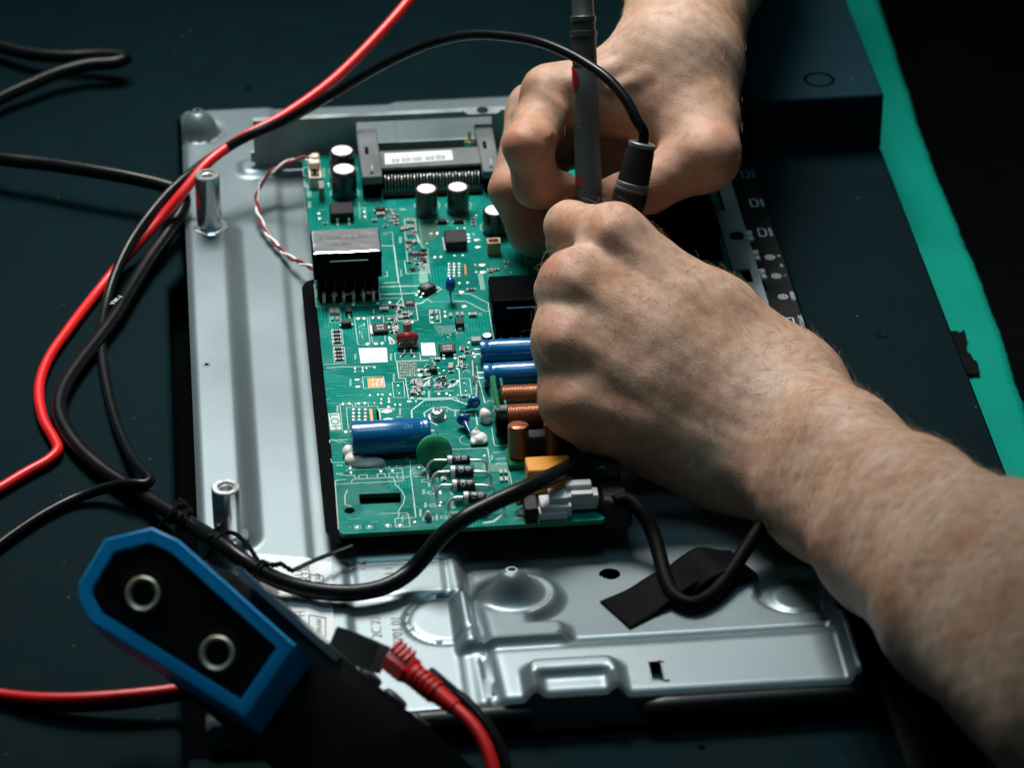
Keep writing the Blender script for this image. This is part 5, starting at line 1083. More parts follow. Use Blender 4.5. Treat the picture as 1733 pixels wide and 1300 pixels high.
bc_ = [topb-ax2*6, topb+ax2*4, Q(1080, 207, 1434), Q(1062, 172, 1436), Q(1034, 138, 1440), Q(1000, 112, 1446), Q(962, 90, 1454), Q(915, 71, 1463), Q(862, 61, 1474), Q(800, 58, 1487), Q(742, 69, 1502), Q(690, 88, 1515), Q(640, 113, 1526), Q(590, 142, 1537), Q(540, 172, 1545), P(480, 205, 38), P(420, 230, 32), P(365, 262, 25), P(318, 297, 19), P(282, 330, 15), P(250, 368, 11), P(220, 412, 6), P(196, 462, 2), P(180, 515, PZ+3.4), P(172, 565, PZ+2.3), P(175, 618, PZ+2.3), P(184, 668, PZ+2.6), P(196, 712, PZ+3.4), P(212, 752, PZ+5), P(230, 784, PZ+8), P(247, 803, PZ+10), P(254, 812, PZ+10.5), P(246, 820, PZ+10.5), P(222, 819, PZ+10), P(180, 826, PZ+6), P(130, 843, PZ+3), P(80, 868, PZ+2.3), P(30, 900, PZ+2.3), P(-30, 944, PZ+2.3), P(-140, 1020, PZ+2.3), P(-160, 1110, PZ+2.3), P(-60, 1160, PZ+2.3), P(20, 1187, PZ+2.4), P(90, 1196, PZ+3), P(180, 1194, PZ+5), P(300, 1178, PZ+8), P(420, 1150, PZ+10)]
b = cable(bc_, 2.25); b.build('cable', 'black_rubber', BL)
# ---- mains cable: in from the left, hairpin, down, then across the front of the board to the white plug
PC = thing('power_cable', 'thick black mains cable looped at left and crossing the front of the circuit board', 'cable', P(330, 900, PZ))
T3 = 3.3
pcs = [P(-1100, 330, PZ+T3), P(-600, 210, PZ+T3), P(-160, 236, PZ+9), P(0, 268, PZ+14), P(70, 276, PZ+15), P(140, 286, PZ+16), P(210, 298, PZ+16), P(268, 311, PZ+15), P(300, 322, PZ+14), P(311, 338, PZ+13), P(305, 360, PZ+11), P(282, 398, PZ+8), P(250, 444, PZ+6), P(222, 490, PZ+5), P(196, 535, PZ+4.5), P(165, 577, PZ+4), P(130, 622, PZ+4), P(106, 662, PZ+4), P(100, 694, PZ+4), P(112, 728, PZ+4), P(142, 768, PZ+4), P(182, 802, PZ+4.2), P(230, 832, PZ+5), P(286, 866, PZ+8), P(335, 896, 6), P(376, 922, 11), P(412, 950, 11), P(452, 974, 8), P(500, 993, 5), P(555, 1003, 3.6), P(610, 1003, 3.4), P(655, 992, 4), P(694, 968, 6), P(722, 938, 11), P(748, 908, 17), P(785, 878, 22), P(830, 854, 24), P(880, 831, 25), P(930, 808, 23.5), P(972, 788, 19), P(1010, 772, 14), P(1050, 752, 12), P(1090, 735, 12)]
b = cable(pcs, T3, 2.2, 14); b.build('cable', 'black_rubber', PC)
b = MB()
for i, (t_, x, y) in enumerate((('VW-1', 196, 508),)):
    p0 = P(x, y, PZ+9.0); text_into(b, t_, (p0[0], p0[1], p0[2]), 2.2, radians(58))
b.build('cable_print', 'print_grey', PC, smooth=False)
# heat-shrunk block and the taped tail
b = MB(); c = P(1042, 872, 6); b.box((c[0]-.5, c[1]+4, 7), (13.5, 17, 15), 2.6); b.box((c[0]-3, c[1]+24, 9), (13, 24, 20), 2.5); b.build('ferrite_block', 'shrink_black', PC)
b = cable([P(1040, 850, 14), P(1062, 846, 14), P(1085, 866, 12), P(1104, 900, 7), P(1116, 940, 3), P(1126, 978, 1.2), P(1143, 1010, .9), P(1170, 1023, .9), P(1203, 1008, 1.0), P(1233, 974, 1.8), P(1262, 930, 5), P(1290, 890, 9), P(1330, 850, 10), P(1380, 800, 8)], 2.9, 2.0, 14); b.build('cable', 'cable_matte', PC)
TP = thing('black_tape', 'two crossing strips of matte black tape holding the cable on the silver chassis', 'tape', P(1150, 1000, -2))
def tape(corners, lift, bulge):
    b = MB(); A_, B_, C_, D_ = [P(x, y, -1.6) for x, y in corners]; n = 24; m = 10; g_ = []
    for i in range(n+1):
        for j in range(m+1):
            u, v = i/n, j/m; p = (A_*(1-u)+B_*u)*(1-v)+(D_*(1-u)+C_*u)*v
            z = zt(p[0], p[1])+lift+bulge*math.exp(-((u-.6)/.3)**2)+.15*sin(u*21+v*6); g_.append((p[0], p[1], z))
    b.add(g_, [(i*(m+1)+j, (i+1)*(m+1)+j, (i+1)*(m+1)+j+1, i*(m+1)+j+1) for i in range(n) for j in range(m)])
    o = b.build('tape_strip', 'tape_black', TP); s_ = o.modifiers.new('s', 'SOLIDIFY'); s_.thickness = 0.0002; return o
tape([(1015, 1013), (1215, 930), (1240, 962), (1066, 1066)], .35, 5.0)
tape([(1085, 975), (1236, 924), (1286, 974), (1130, 1020)], .6, 7.6)
# twist ties
tt = thing('twist_tie', 'black wire twist tie on the mains cable, its twisted tail lying on the label', 'cable tie', P(440, 965, 8))
b = MB(); c = np.array(P(437, 966, 8.5)); dr = np.array(P(460, 978, 7.5))-np.array(P(415, 952, 10.5)); dr /= np.linalg.norm(dr)
u1 = np.cross(dr, [0, 0, 1]); u1 /= np.linalg.norm(u1); u2 = np.cross(u1, dr)
for k in range(2): b.tube([c+dr*k*1.6+(u1*cos(t)+u2*sin(t))*4.0 for t in np.linspace(0, 2*pi, 20)], .75, 6)
w_ = spline([c+u2*3.9+u1*-1, P(463, 957, 12), P(476, 955, 11), P(486, 962, 9), P(496, 967, 8)], .5)
for s_ in (0, pi): b.tube([p+np.array([0, cos(i*.9+s_), sin(i*.9+s_)])*.55 for i, p in enumerate(w_)], .6, 6)
b.build('wire_loop', 'black_rubber', tt)
b = MB(); b.tube(spline([P(496, 966, 8), P(530, 950, 7), P(562, 937, 6), P(596, 924, 5.5)], 1), 1.15, 8, flat=.5); b.build('tie_tail', 'black_rubber', tt)
t2 = thing('twist_tie', 'black twist tie near the blue meter, two short ends sticking out', 'cable tie', P(300, 870, -2))
b = MB()
for px, py, z in ((296, 870, 4), (312, 879, 6), (372, 918, 10.5)):
    c = np.array(P(px, py, z)); b.tube([c+(u1*cos(t)+u2*sin(t))*4.0 for t in np.linspace(0, 2*pi, 20)], .8, 6)
b.tube(spline([P(298, 850, 8), P(292, 868, 8), P(276, 884, 4), P(268, 892, 2)], 1), .9, 6); b.tube(spline([P(303, 845, 10), P(316, 856, 10), P(324, 866, 8)], 1), .8, 6)
b.tube(spline([P(352, 908, 13), P(392, 902, 14), P(420, 925, 14), P(440, 955, 12)], 1), .9, 6); b.tube(spline([P(372, 925, 6), P(352, 940, 4), P(340, 950, 2)], 1), 1.0, 6)
b.build('wire_loop', 'black_rubber', t2)
# loop of cable top left
b = cable([P(-1000, -60, PZ+3.3), P(-500, -20, PZ+3.3), P(-120, 50, PZ+5), P(0, 78, PZ+7), P(50, 90, PZ+8), P(110, 95, PZ+9), P(160, 93, PZ+10), P(200, 94, PZ+11), P(212, 99, PZ+11), P(196, 105, PZ+10.5), P(150, 109, PZ+10), P(100, 122, PZ+9), P(50, 143, PZ+8), P(0, 166, PZ+7), P(-120, 232, PZ+5), P(-500, 420, PZ+3.3), P(-1000, 560, PZ+3.3)], 3.3)
tag(b.build('looped_cable', 'black_rubber'), 'hairpin loop of black cable lying on the dark panel at the upper left', 'cable')
# twisted red and white pair
TW = thing('twisted_wire', 'thin twisted red and white wire pair curving from the ivory socket down the chassis', 'wire', P(440, 350, 0))
x, y, w_, d, h = SOCK
path = spline([np.array([x-1, y+d*.25, BZ+h+2.5]), np.array([x-5, y+d*.25+1, BZ+h+3]), P(488, 274, 17), P(462, 288, 15), P(443, 308, 12), P(435, 332, 9), P(437, 358, 6), P(447, 385, 4), P(466, 413, 3), P(492, 436, 4), P(520, 450, 7), P(536, 456, 9)], .7)
for k, m_ in ((0, 'darkred_wire'), (1, 'white_wire')):
    s_ = 0; pts = []
    for i, p in enumerate(path):
        if i: s_ += np.linalg.norm(p-path[i-1])
        T_ = path[min(i+1, len(path)-1)]-path[max(i-1, 0)]; T_ /= np.linalg.norm(T_); e = np.cross(T_, [0, 0, 1.]); e /= np.linalg.norm(e)+1e-9; f_ = np.cross(e, T_)
        an = s_*.36+k*pi; pts.append(p+(e*cos(an)+f_*sin(an))*.68)
    b = MB(); b.tube(pts, .64, 8); b.build('strand', m_, TW)
b = MB(); b.box((x, y+d*.25, BZ+h+1.4), (w_*.9, d*.5, 3.4), .5); b.box((x+.6, y+d*.35, BZ+h+3.2), (w_*.6, d*.25, 1.8), .4); b.build('wire_plug', 'ivory_plastic', TW)

# ================================================================== MULTIMETER (standing in front, out of focus)
MM = thing('multimeter', 'black multimeter with bright blue rim and two round lamps, standing blurred in front', 'multimeter', (-88, -235, -13))
# end face of the meter: elongated octagon, drawn in its own plane
def fq(x, y):                                         # the face plane leans a little: right end nearer
    return Q(x, y, 1222-(x-340)*0.035+(y-1075)*-0.02)
out_px = [(134, 985), (178, 912), (256, 893), (302, 914), (500, 1092), (414, 1216), (152, 1052), (130, 1010)]
face = [fq(x, y) for x, y in out_px]
fc = sum(face)/len(face); e1 = face[4]-face[3]; e1 /= np.linalg.norm(e1); e2 = face[5]-face[4]; nrm = np.cross(e1, e2); nrm /= np.linalg.norm(nrm)
if nrm@(CAM-fc) < 0: nrm = -nrm
axm = Q(549, 1152, 1246)-Q(500, 1092, 1222-160*.035-.3); axm /= np.linalg.norm(axm)   # length direction of the meter
def scl(k): return [fc+(p-fc)*k for p in face]
def inset(poly, d):
    n = len(poly); res = []
    for i in range(n):
        p0, p1, p2 = poly[i-1], poly[i], poly[(i+1) % n]
        d1 = (p1-p0)/np.linalg.norm(p1-p0); d2 = (p2-p1)/np.linalg.norm(p2-p1); bis = d2-d1; nb = np.linalg.norm(bis)
        if nb < 1e-6: res.append(p1); continue
        bis /= nb; s_ = abs(np.cross(bis, d1)@nrm); q = p1+bis*d/max(s_, .3)
        if np.linalg.norm(q-fc) > np.linalg.norm(p1-fc): q = p1-bis*d/max(s_, .3)
        res.append(q)
    return res
i1 = inset(face, 5.0)
b = MB(); rings = [[p+axm*21 for p in inset(face, .6)], [p+axm*20 for p in face], [p+axm*.5 for p in face], [p for p in inset(face, .5)], [p+axm*.1 for p in inset(face, 4.8)], [p+axm*2.5 for p in i1]]
b.ring_loft(rings, True, False); rim = b.build('rim', 'meter_blue', MM)
b = MB(); b.ring_loft([[p+axm*2.2 for p in inset(face, 4.6)], [p+axm*2.0 for p in inset(face, 6.4)]], False, True); b.build('end_face', 'meter_black', MM)
for x, y in ((240, 1003), (366, 1104)):
    c = fq(x, y)+axm*1.6; b = MB(); b.lathe(c, [(9.0, 0.3), (8.8, 1.0), (7.2, 1.2), (6.6, .2), (6.4, -3)], 32, ax=nrm, cap1=False); hd = b.build('lamp_surround', 'meter_black', MM)
    b = MB(); b.lathe(c, [(6.4, -1.0), (6.3, 1.2), (5.6, 1.7), (4.6, 1.2), (3.9, -.5), (3.6, -4.5)], 32, ax=nrm, cap0=False, cap1=False); b.build('lamp_ring', 'lens_metal', hd)
    b = MB(); b.lathe(c, [(3.9, -3.0), (2.6, -2.4), (1.8, -.8), (.1, -.5)], 24, ax=nrm); b.build('lamp_lens', 'glass_grey', hd)
edge_mid = (face[3]+face[4])/2; outn = edge_mid-fc; outn -= e1*(outn@e1); outn -= nrm*(outn@nrm); outn /= np.linalg.norm(outn)
body = inset(face, 1.2)
def bring(sh, up_, k=1.0):
    res = []
    for i, p in enumerate(body):
        e = (p-fc)@outn; res.append(fc+(p-fc)*k+sh+outn*up_*max(0, e)/max((q_-fc)@outn for q_ in body))
    return res
def shq(dx, dy, dd): return Q(340+dx, 1075+dy, 1222+dd)-fq(340, 1075)
b = MB(); b.ring_loft([bring(axm*17, 0), bring(axm*26, 4), bring(shq(95, 78, 22), 6), bring(shq(200, 165, 10), 6.5), bring(shq(420, 350, -8), 6.5)]); b.build('case', 'meter_black', MM)
# upper side (screen side): glass, keys, knob seen edge on
def on_top(u, v, h=0): return face[3]+e1*np.linalg.norm(face[4]-face[3])*u+(Q(340+62, 1075+50, 1234)-fq(340, 1075))*(v/20)+outn*(h+5.2)
b = MB(); q = [on_top(.06, 22, -1), on_top(.94, 22, -1), on_top(.94, 70, -1), on_top(.06, 70, -1)]; b.ring_loft([q, [p+outn*2.4 for p in q]]); b.build('screen', 'meter_screen', MM)
for u in (.12, .34, .56, .78): b = MB(); b.lathe(on_top(u, 79, 0), [(5, -1), (5, 2.2), (4.2, 3)], 18, ax=outn); b.build('key', 'meter_grey', MM)
b = MB(); c = on_top(.5, 112, 0); b.lathe(c, [(17, -1), (17, 3), (15, 7), (10, 8)], 32, ax=outn); b.build('selector_knob', 'meter_grey', MM)
# plugs: black (sleeve) and red
def plug(ptsz, r, m, parent, name='plug'):
    b = MB(); b.tube(ptsz, r, 20); return b.build(name, m, parent)
pk = [Q(566, 1078, 1262), Q(586, 1090, 1258), Q(612, 1106, 1254), Q(650, 1124, 1250), Q(690, 1150, 1245)]
b = MB(); c0, c1 = Q(585, 1092, 1262), Q(655, 1122, 1255); d_ = (c1-c0)/np.linalg.norm(c1-c0)
b.lathe(c0-d_*4, [(6.2, 0), (7.4, .8), (7.6, 10), (7.4, 17), (7.0, 18.5)], 4, ax=d_); b.build('plug', 'meter_grey', BL)
r0, r1, r2 = Q(662, 1112, 1252), Q(712, 1150, 1246), Q(766, 1196, 1240)
d_ = (r2-r0)/np.linalg.norm(r2-r0); Lr = np.linalg.norm(r2-r0)
b = MB(); b.lathe(r0, [(5.2, 0), (6.0, .3), (6.0, 9.0), (5.2, 9.8), (4.6, 11)], 6, ax=d_, sy=.8); b.lathe(r0, [(4.4, 10.5)]+[q for i in range(5) for q in ((4.4, 11.0+i*2.4), (4.4, 12.2+i*2.4), (3.6, 12.4+i*2.4), (3.6, 13.2+i*2.4))]+[(3.0, Lr+1)], 20, ax=d_)
for k in range(4): b.box(tuple(r0+d_*(1.6+k*2.2)+np.array([.8, 1.5, 4.6])), (7, 1.1, 2.2), .3, rz=.9)
b.build('plug', 'red_cable', RL)
b = cable([r2-d_*3, r2, Q(795, 1222, 1236), Q(818, 1256, 1232), Q(834, 1300, 1228), Q(840, 1360, 1224), Q(838, 1450, 1216)], 2.4, 2); b.build('cable', 'red_cable', RL)
b = cable([Q(742, 1160, 1250), Q(780, 1182, 1247), Q(815, 1218, 1242), Q(843, 1262, 1238), Q(860, 1320, 1234), Q(862, 1440, 1226)], 2.3, 2); b.build('cable', 'black_rubber', BL)
b = MB(); c0 = Q(718, 1148, 1250); d2_ = Q(776, 1186, 1248)-c0; Lk = np.linalg.norm(d2_); b.lathe(c0, [(4.6, 0), (5.0, 1), (4.2, 7), (3.2, Lk)], 12, ax=d2_); b.build('strain_relief', 'meter_black', BL)

# ================================================================== PERSON: two bare forearms and hands, each one continuous skin
def surface_nets(D, org, h):
    """quads of the zero surface of the sampled field D"""
    nx_, ny_, nz_ = D.shape; ins = D < 0
    cnt = np.zeros((nx_-1, ny_-1, nz_-1), np.float32); acc = np.zeros((nx_-1, ny_-1, nz_-1, 3), np.float32)
    sl = lambda o: tuple(slice(q, q+n-1) for q, n in zip(o, D.shape))
    cor = [(i, j, k) for i in (0, 1) for j in (0, 1) for k in (0, 1)]
    for a in cor:
        for ax_ in range(3):
            if a[ax_]: continue
            b_ = list(a); b_[ax_] = 1; da, db = D[sl(a)], D[sl(b_)]; m = (da < 0) != (db < 0)
            t = np.where(m, da/np.where(m, da-db, 1), 0)
            for q in range(3): acc[..., q] += np.where(m, a[q]+(t if q == ax_ else 0), 0)
            cnt += m
    act = cnt > 0; idx = -np.ones(act.shape, np.int64); idx[act] = np.arange(act.sum())
    I_ = np.argwhere(act); Vv = (acc[act]/cnt[act][:, None]+I_)*h+org
    Q_ = []
    for ax_ in range(3):
        u, v = (ax_+1) % 3, (ax_+2) % 3
        s0 = [slice(1, -1)]*3; s0[ax_] = slice(0, -1); s1 = list(s0); s1[ax_] = slice(1, None)
        a, b_ = ins[tuple(s0)], ins[tuple(s1)]; E_ = np.argwhere(a != b_)
        if not len(E_): continue
        off = np.ones(3, int); off[ax_] = 0; P_ = E_+off
        def cell(du, dv): p = P_.copy(); p[:, u] -= du; p[:, v] -= dv; return idx[p[:, 0], p[:, 1], p[:, 2]]
        q = np.stack([cell(0, 0), cell(1, 0), cell(1, 1), cell(0, 1)], 1)
        fl_ = a[tuple((E_).T)]; q[~fl_] = q[~fl_][:, ::-1]; Q_.append(q)
    return Vv, np.concatenate(Q_)
def smin(a, b_, k):
    hh = np.maximum(k-np.abs(a-b_), 0)/k; return np.minimum(a, b_)-hh*hh*k*.25
def smax(a, b_, k): return -smin(-a, -b_, k)
class Field:
    def __init__(s, h=1.2): s.h = h
    def grid(s, lo, hi):
        s.lo = np.array(lo, np.float32); n = np.ceil((np.array(hi)-lo)/s.h).astype(int)+1
        ax_ = [s.lo[i]+s.h*np.arange(n[i], dtype=np.float32) for i in range(3)]; s.shape = tuple(n); s.ax = ax_
        s.X, s.Y, s.Z = np.meshgrid(*ax_, indexing='ij', sparse=True)
    def cone(s, a, b_, ra, rb):
        a = np.array(a, np.float32); ab = (np.array(b_, np.float32)-a); L2_ = float(ab@ab)+1e-6
        px, py, pz = s.X-a[0], s.Y-a[1], s.Z-a[2]
        t = np.clip((px*ab[0]+py*ab[1]+pz*ab[2])/L2_, 0, 1)
        return np.sqrt((px-t*ab[0])**2+(py-t*ab[1])**2+(pz-t*ab[2])**2)-(ra+(rb-ra)*t)
    def chain(s, pts, rs, k):
        d = None
        for (a, b_, ra, rb) in zip(pts[:-1], pts[1:], rs[:-1], rs[1:]):
            c_ = s.cone(a, b_, ra, rb); d = c_ if d is None else smin(d, c_, k)
        return d
def make_arm(name, spec, parent, h=1.15):
    """spec: dict of palm cones, forearm cones, finger chains, bumps (added) and grooves (cut) -> one mesh"""
    allp = np.array([p for c_ in spec['palm']+spec['arm'] for p in c_[:2]]+[p for f in spec['fingers'] for p in f[0]])
    F_ = Field(h); F_.grid(allp.min(0)-48, allp.max(0)+48)
    d = None
    for c_ in spec['palm']:
        q = F_.cone(*c_); d = q if d is None else smin(d, q, spec.get('kp', 16))
    ar = None
    for c_ in spec['arm']:
        q = F_.cone(*c_); ar = q if ar is None else smin(ar, q, 12)
    d = smin(d, ar, 18)
    fg = None
    for pts, rs in spec['fingers']:
        q = F_.chain(pts, rs, 3.5); fg = q if fg is None else smin(fg, q, 0.9)
    d = smin(d, fg, spec.get('kf', 8))
    for pts, rs, k in spec.get('bumps', []): d = smin(d, F_.chain(pts, rs, k) if len(pts) > 1 else F_.cone(pts[0], pts[0]+np.array([0, 0, .01]), rs[0], rs[0]), k)
    for pts, rs, k in spec.get('grooves', []): d = smax(d, -(F_.chain(pts, rs, k)), k)
    V, Q_ = surface_nets(d, F_.lo, h)
    # relax a little, keep volume
    V = V.astype(np.float64); n = len(V)
    e = np.concatenate([Q_[:, [0, 1]], Q_[:, [1, 2]], Q_[:, [2, 3]], Q_[:, [3, 0]]]); deg = np.bincount(e[:, 0], minlength=n)+np.bincount(e[:, 1], minlength=n)
    for lam in (.5, -.52, .5, -.52):
        s_ = np.zeros((n, 3))
        for q in range(3): s_[:, q] = np.bincount(e[:, 0], V[e[:, 1], q], n)+np.bincount(e[:, 1], V[e[:, 0], q], n)
        V = V+lam*(s_/np.maximum(deg, 1)[:, None]-V)
    # fine lumps of tissue
    fn = np.cross(V[Q_[:, 2]]-V[Q_[:, 0]], V[Q_[:, 3]]-V[Q_[:, 1]]); vn = np.zeros((n, 3))
    for c_ in range(4):
        for q in range(3): vn[:, q] += np.bincount(Q_[:, c_], fn[:, q], n)
    vn /= np.linalg.norm(vn, axis=1)[:, None]+1e-9
    x, y, z = V.T
    V = V+vn*((.13)*np.sin(x*.31+1.7*np.sin(y*.13))*np.sin(y*.27+z*.22)+.07*np.sin(x*.63+z*.5)*np.sin(y*.71+1))[:, None]
    org = spec['origin']
    me = bpy.data.meshes.new(name); me.from_pydata(((V-org)*S).tolist(), [], Q_.tolist()); me.materials.append(MATS['skin'])
    me.polygons.foreach_set('use_smooth', [True]*len(Q_))
    at = me.color_attributes.new('blush', 'FLOAT_COLOR', 'POINT'); colr = np.zeros((n, 4), np.float32); colr[:, 3] = 1
    for c_, r, a_ in spec['blush']: colr[:, 0] = np.maximum(colr[:, 0], a_*np.exp(-(np.linalg.norm(V-np.array(c_), axis=1)/r)**2))
    for pts, r in spec['veins']:
        pts = spline(pts, 3.0); dm_ = np.full(n, 1e9)
        for p in pts: dm_ = np.minimum(dm_, ((V-p)**2).sum(1))
        colr[:, 1] = np.maximum(colr[:, 1], np.exp(-dm_/r**2))
    at.data.foreach_set('color', colr.ravel())
    me.update(); o = place(name, me, parent, org)
    return o, V, vn, Q_
PE = thing('person', 'bare hairy forearms and hands holding one test probe in each hand over the board', 'person', P(1300, 760, 0))
# ---- near arm: the left hand, back of the hand to the camera
q = Q
d0 = 1372.0
def G(x, y, dd=0.0):                                   # dd mm behind the near skin; the back of the hand leans away on the thumb side
    s_ = ((x-1100)*.51-(y-590)*.86)*.232; w_ = min(1, max(0, (1420-x)/160))
    return Q(x, y, d0+dd+s_*.46*w_)
arm = [(G(1318, 668, 22), G(1425, 768, -28), 22.5, 22), (G(1248, 760, 22), G(1400, 850, -28), 20, 21),
       (G(1425, 768, -28), G(1545, 858, -80), 22, 23.5), (G(1400, 850, -28), G(1500, 925, -80), 21, 24),
       (G(1545, 858, -80), G(1700, 962, -150), 23.5, 28), (G(1500, 925, -80), G(1632, 1035, -150), 23.5, 28),
       (G(1700, 962, -150), G(1900, 1090, -245), 28, 34), (G(1632, 1035, -150), G(1850, 1210, -245), 28, 34)]
MC = {2: (G(1040, 398, 14), G(1330, 655, 20)), 3: (G(968, 480, 9), G(1300, 690, 17)), 4: (G(956, 578, 10), G(1275, 728, 18)), 5: (G(968, 684, 15), G(1248, 765, 22))}
palm = [(MC[2][0], G(1215, 536, 15), 11.4, 13.2), (G(1215, 536, 15), MC[2][1], 13.2, 20), (MC[3][0], MC[3][1], 11.8, 17), (MC[4][0], MC[4][1], 11.4, 17), (MC[5][0], MC[5][1], 11.2, 18),
        (G(1205, 772, 24), G(1030, 718, 24), 15, 12), (G(1130, 560, 20), G(1220, 660, 22), 17, 20), (G(1060, 600, 20), G(1200, 700, 22), 18, 20)]
fingers = [([MC[2][0], G(966, 384, 44), G(962, 408, 66), G(990, 425, 77)], (11.2, 10.2, 8.6, 7.2)),
           ([MC[3][0], G(950, 492, 48), G(975, 478, 70), G(1008, 452, 78)], (11.6, 10.3, 8.8, 7.2)),
           ([MC[4][0], G(947, 574, 48), G(975, 560, 68), G(1012, 538, 74)], (11.2, 9.8, 8.4, 7.0)),
           ([MC[5][0], G(952, 660, 42), G(985, 642, 58), G(1012, 622, 62)], (10.4, 8.8, 7.4, 6.2)),
           ([G(1290, 620, 36), G(1185, 525, 56), G(1120, 462, 70), G(1082, 432, 74)], (15, 12, 10.3, 8.0))]
bumps = []
for (m_, r) in ((2, 7.6), (3, 7.8), (4, 7.2), (5, 6.8)):
    k = MC[m_][0]; c_ = k+(-FW)*5.6; bumps.append(([c_], [r], 7))
bumps += [([G(1035, 392, 2), G(1150, 500, 2.2), G(1290, 640, 1)], (3.0, 2.6, 3.2), 7), ([G(978, 484, -1.5), G(1110, 580, 0.5), G(1270, 685, 0)], (3.2, 2.8, 3), 7), ([G(962, 580, -.5), G(1100, 650, 1.2), G(1250, 718, 1)], (3.0, 2.6, 3), 7), ([G(975, 684, 5), G(1100, 720, 5), G(1235, 765, 4)], (2.6, 2.4, 3), 7)]
vein_l = [[G(1000, 500, -2), G(1050, 560, -1.4), G(1110, 612, 0), G(1190, 660, 0), G(1290, 720, -2)], [G(1005, 560, -2), G(1045, 640, 0), G(1110, 690, 1.5), G(1180, 735, 3)], [G(1080, 430, 2), G(1120, 520, 1), G(1160, 590, 0.6), G(1190, 660, 0)], [G(1290, 720, -2), G(1360, 770, -12), G(1450, 850, -44)]]
for v_ in vein_l: bumps.append((v_, [1.9]*len(v_), 4.5))
# skin bridging the knuckles
palm += [(G(1018, 452, 17), G(1110, 560, 15), 7.5, 12), (G(985, 532, 16), G(1090, 610, 14), 7.5, 12), (G(985, 634, 18), G(1090, 670, 15), 7.5, 12), (G(1100, 590, 14), G(1230, 680, 16), 12, 16), (G(1000, 560, 18), G(1000, 640, 20), 13, 12)]
grooves = []
spec = dict(palm=palm, arm=arm, fingers=fingers, bumps=bumps, grooves=grooves, origin=P(1300, 760, 0), veins=[(v_, 2.0) for v_ in vein_l]+[([G(990, 520, 2), G(1060, 590, 2), G(1150, 640, 2)], 3.5)],
            blush=[(G(1025, 375, 0), 9, .8), (G(950, 455, 0), 10, .9), (G(985, 490, 0), 10, .6), (G(938, 562, 0), 11, .8), (G(960, 590, 0), 14, .6), (G(940, 665, 5), 14, .9), (G(1000, 730, 6), 16, .6), (G(1090, 600, 0), 9, .7), (G(1060, 540, 0), 9, .5), (G(1150, 650, 0), 12, .3), (G(1080, 790, 10), 16, .4), (G(960, 385, 30), 12, .45)])
armL, VL, NL, QL = make_arm('left_arm', spec, PE)
# ---- far arm: the right hand, thumb side to the camera
def R_(x, y, dd): return Q(x, y, dd)
arm = [(R_(1135, 95, 1497), R_(1160, -40, 1548), 23, 24), (R_(1165, 100, 1512), R_(1190, -40, 1562), 22, 24), (R_(1160, -40, 1548), R_(1200, -230, 1640), 24, 30), (R_(1190, -40, 1562), R_(1215, -230, 1655), 24, 30), (R_(1200, -230, 1640), R_(1240, -430, 1745), 30, 36)]
palm = [(R_(932, 158, 1490), R_(1110, 125, 1494), 11, 16), (R_(905, 188, 1510), R_(1115, 150, 1510), 11, 17), (R_(908, 220, 1528), R_(1120, 180, 1524), 10.5, 17), (R_(928, 245, 1542), R_(1130, 215, 1536), 10, 17),
        (R_(1120, 178, 1486), R_(1020, 178, 1489), 18, 12), (R_(1160, 130, 1498), R_(1180, 200, 1488), 20, 17), (R_(1175, 215, 1480), R_(1190, 262, 1468), 15.5, 14.5), (R_(1120, 240, 1515), R_(1040, 270, 1525), 18, 14)]
fingers = [([R_(932, 158, 1490), R_(896, 246, 1455), R_(908, 312, 1464), R_(948, 322, 1474)], (11.2, 10.3, 9.4, 8.2)),
           ([R_(905, 188, 1510), R_(868, 320, 1490), R_(896, 392, 1493), R_(944, 408, 1494)], (11, 9.6, 8.6, 7.0)),
           ([R_(908, 222, 1528), R_(880, 345, 1512), R_(912, 402, 1506), R_(960, 418, 1504)], (10.5, 9, 8, 6.8)),
           ([R_(928, 245, 1542), R_(905, 350, 1530), R_(940, 398, 1520), R_(975, 405, 1514)], (9.5, 8, 7, 6)),
           ([R_(1168, 190, 1486), R_(1192, 262, 1464), R_(1098, 316, 1462), R_(1024, 336, 1475)], (15, 13.2, 10.6, 8.0))]
bumps = [([R_(925, 148, 1482)], [7.2], 7), ([R_(889, 244, 1449)], [7.0], 6), ([R_(862, 318, 1483)], [6.6], 6), ([R_(1200, 262, 1456)], [8.5], 8), ([R_(930, 150, 1480), R_(1010, 128, 1478), R_(1110, 100, 1484)], (2.8, 2.6, 3), 7), ([R_(1215, 250, 1462), R_(1200, 180, 1478), R_(1165, 110, 1488)], (3.2, 3.2, 3), 8),
         ([R_(1040, 150, 1473), R_(1100, 130, 1474), R_(1150, 80, 1484), R_(1170, 0, 1508)], (1.8, 1.8, 1.8, 1.8), 4.5)]
grooves = [([R_(935, 240, 1452), R_(955, 262, 1458), R_(972, 285, 1463)], (1.2, 1.8, 1.2), 4), ([R_(880, 285, 1462), R_(895, 350, 1470)], (1.0, 1.0), 3)]
for i in range(5): grooves.append(([R_(915+i*9, 352-i*2, 1456+i*2), R_(940+i*9, 345-i*6, 1460+i*2)], (.55, .5), 1.2))
for i in range(4): grooves.append(([R_(948-i*2, 232+i*9, 1452), R_(925-i*3, 240+i*10, 1446)], (.6, .4), 1.4))
veins = [[R_(1040, 150, 1473), R_(1100, 130, 1474), R_(1150, 80, 1484), R_(1170, 0, 1508)], [R_(960, 140, 1478), R_(1030, 120, 1478), R_(1090, 70, 1490)]]
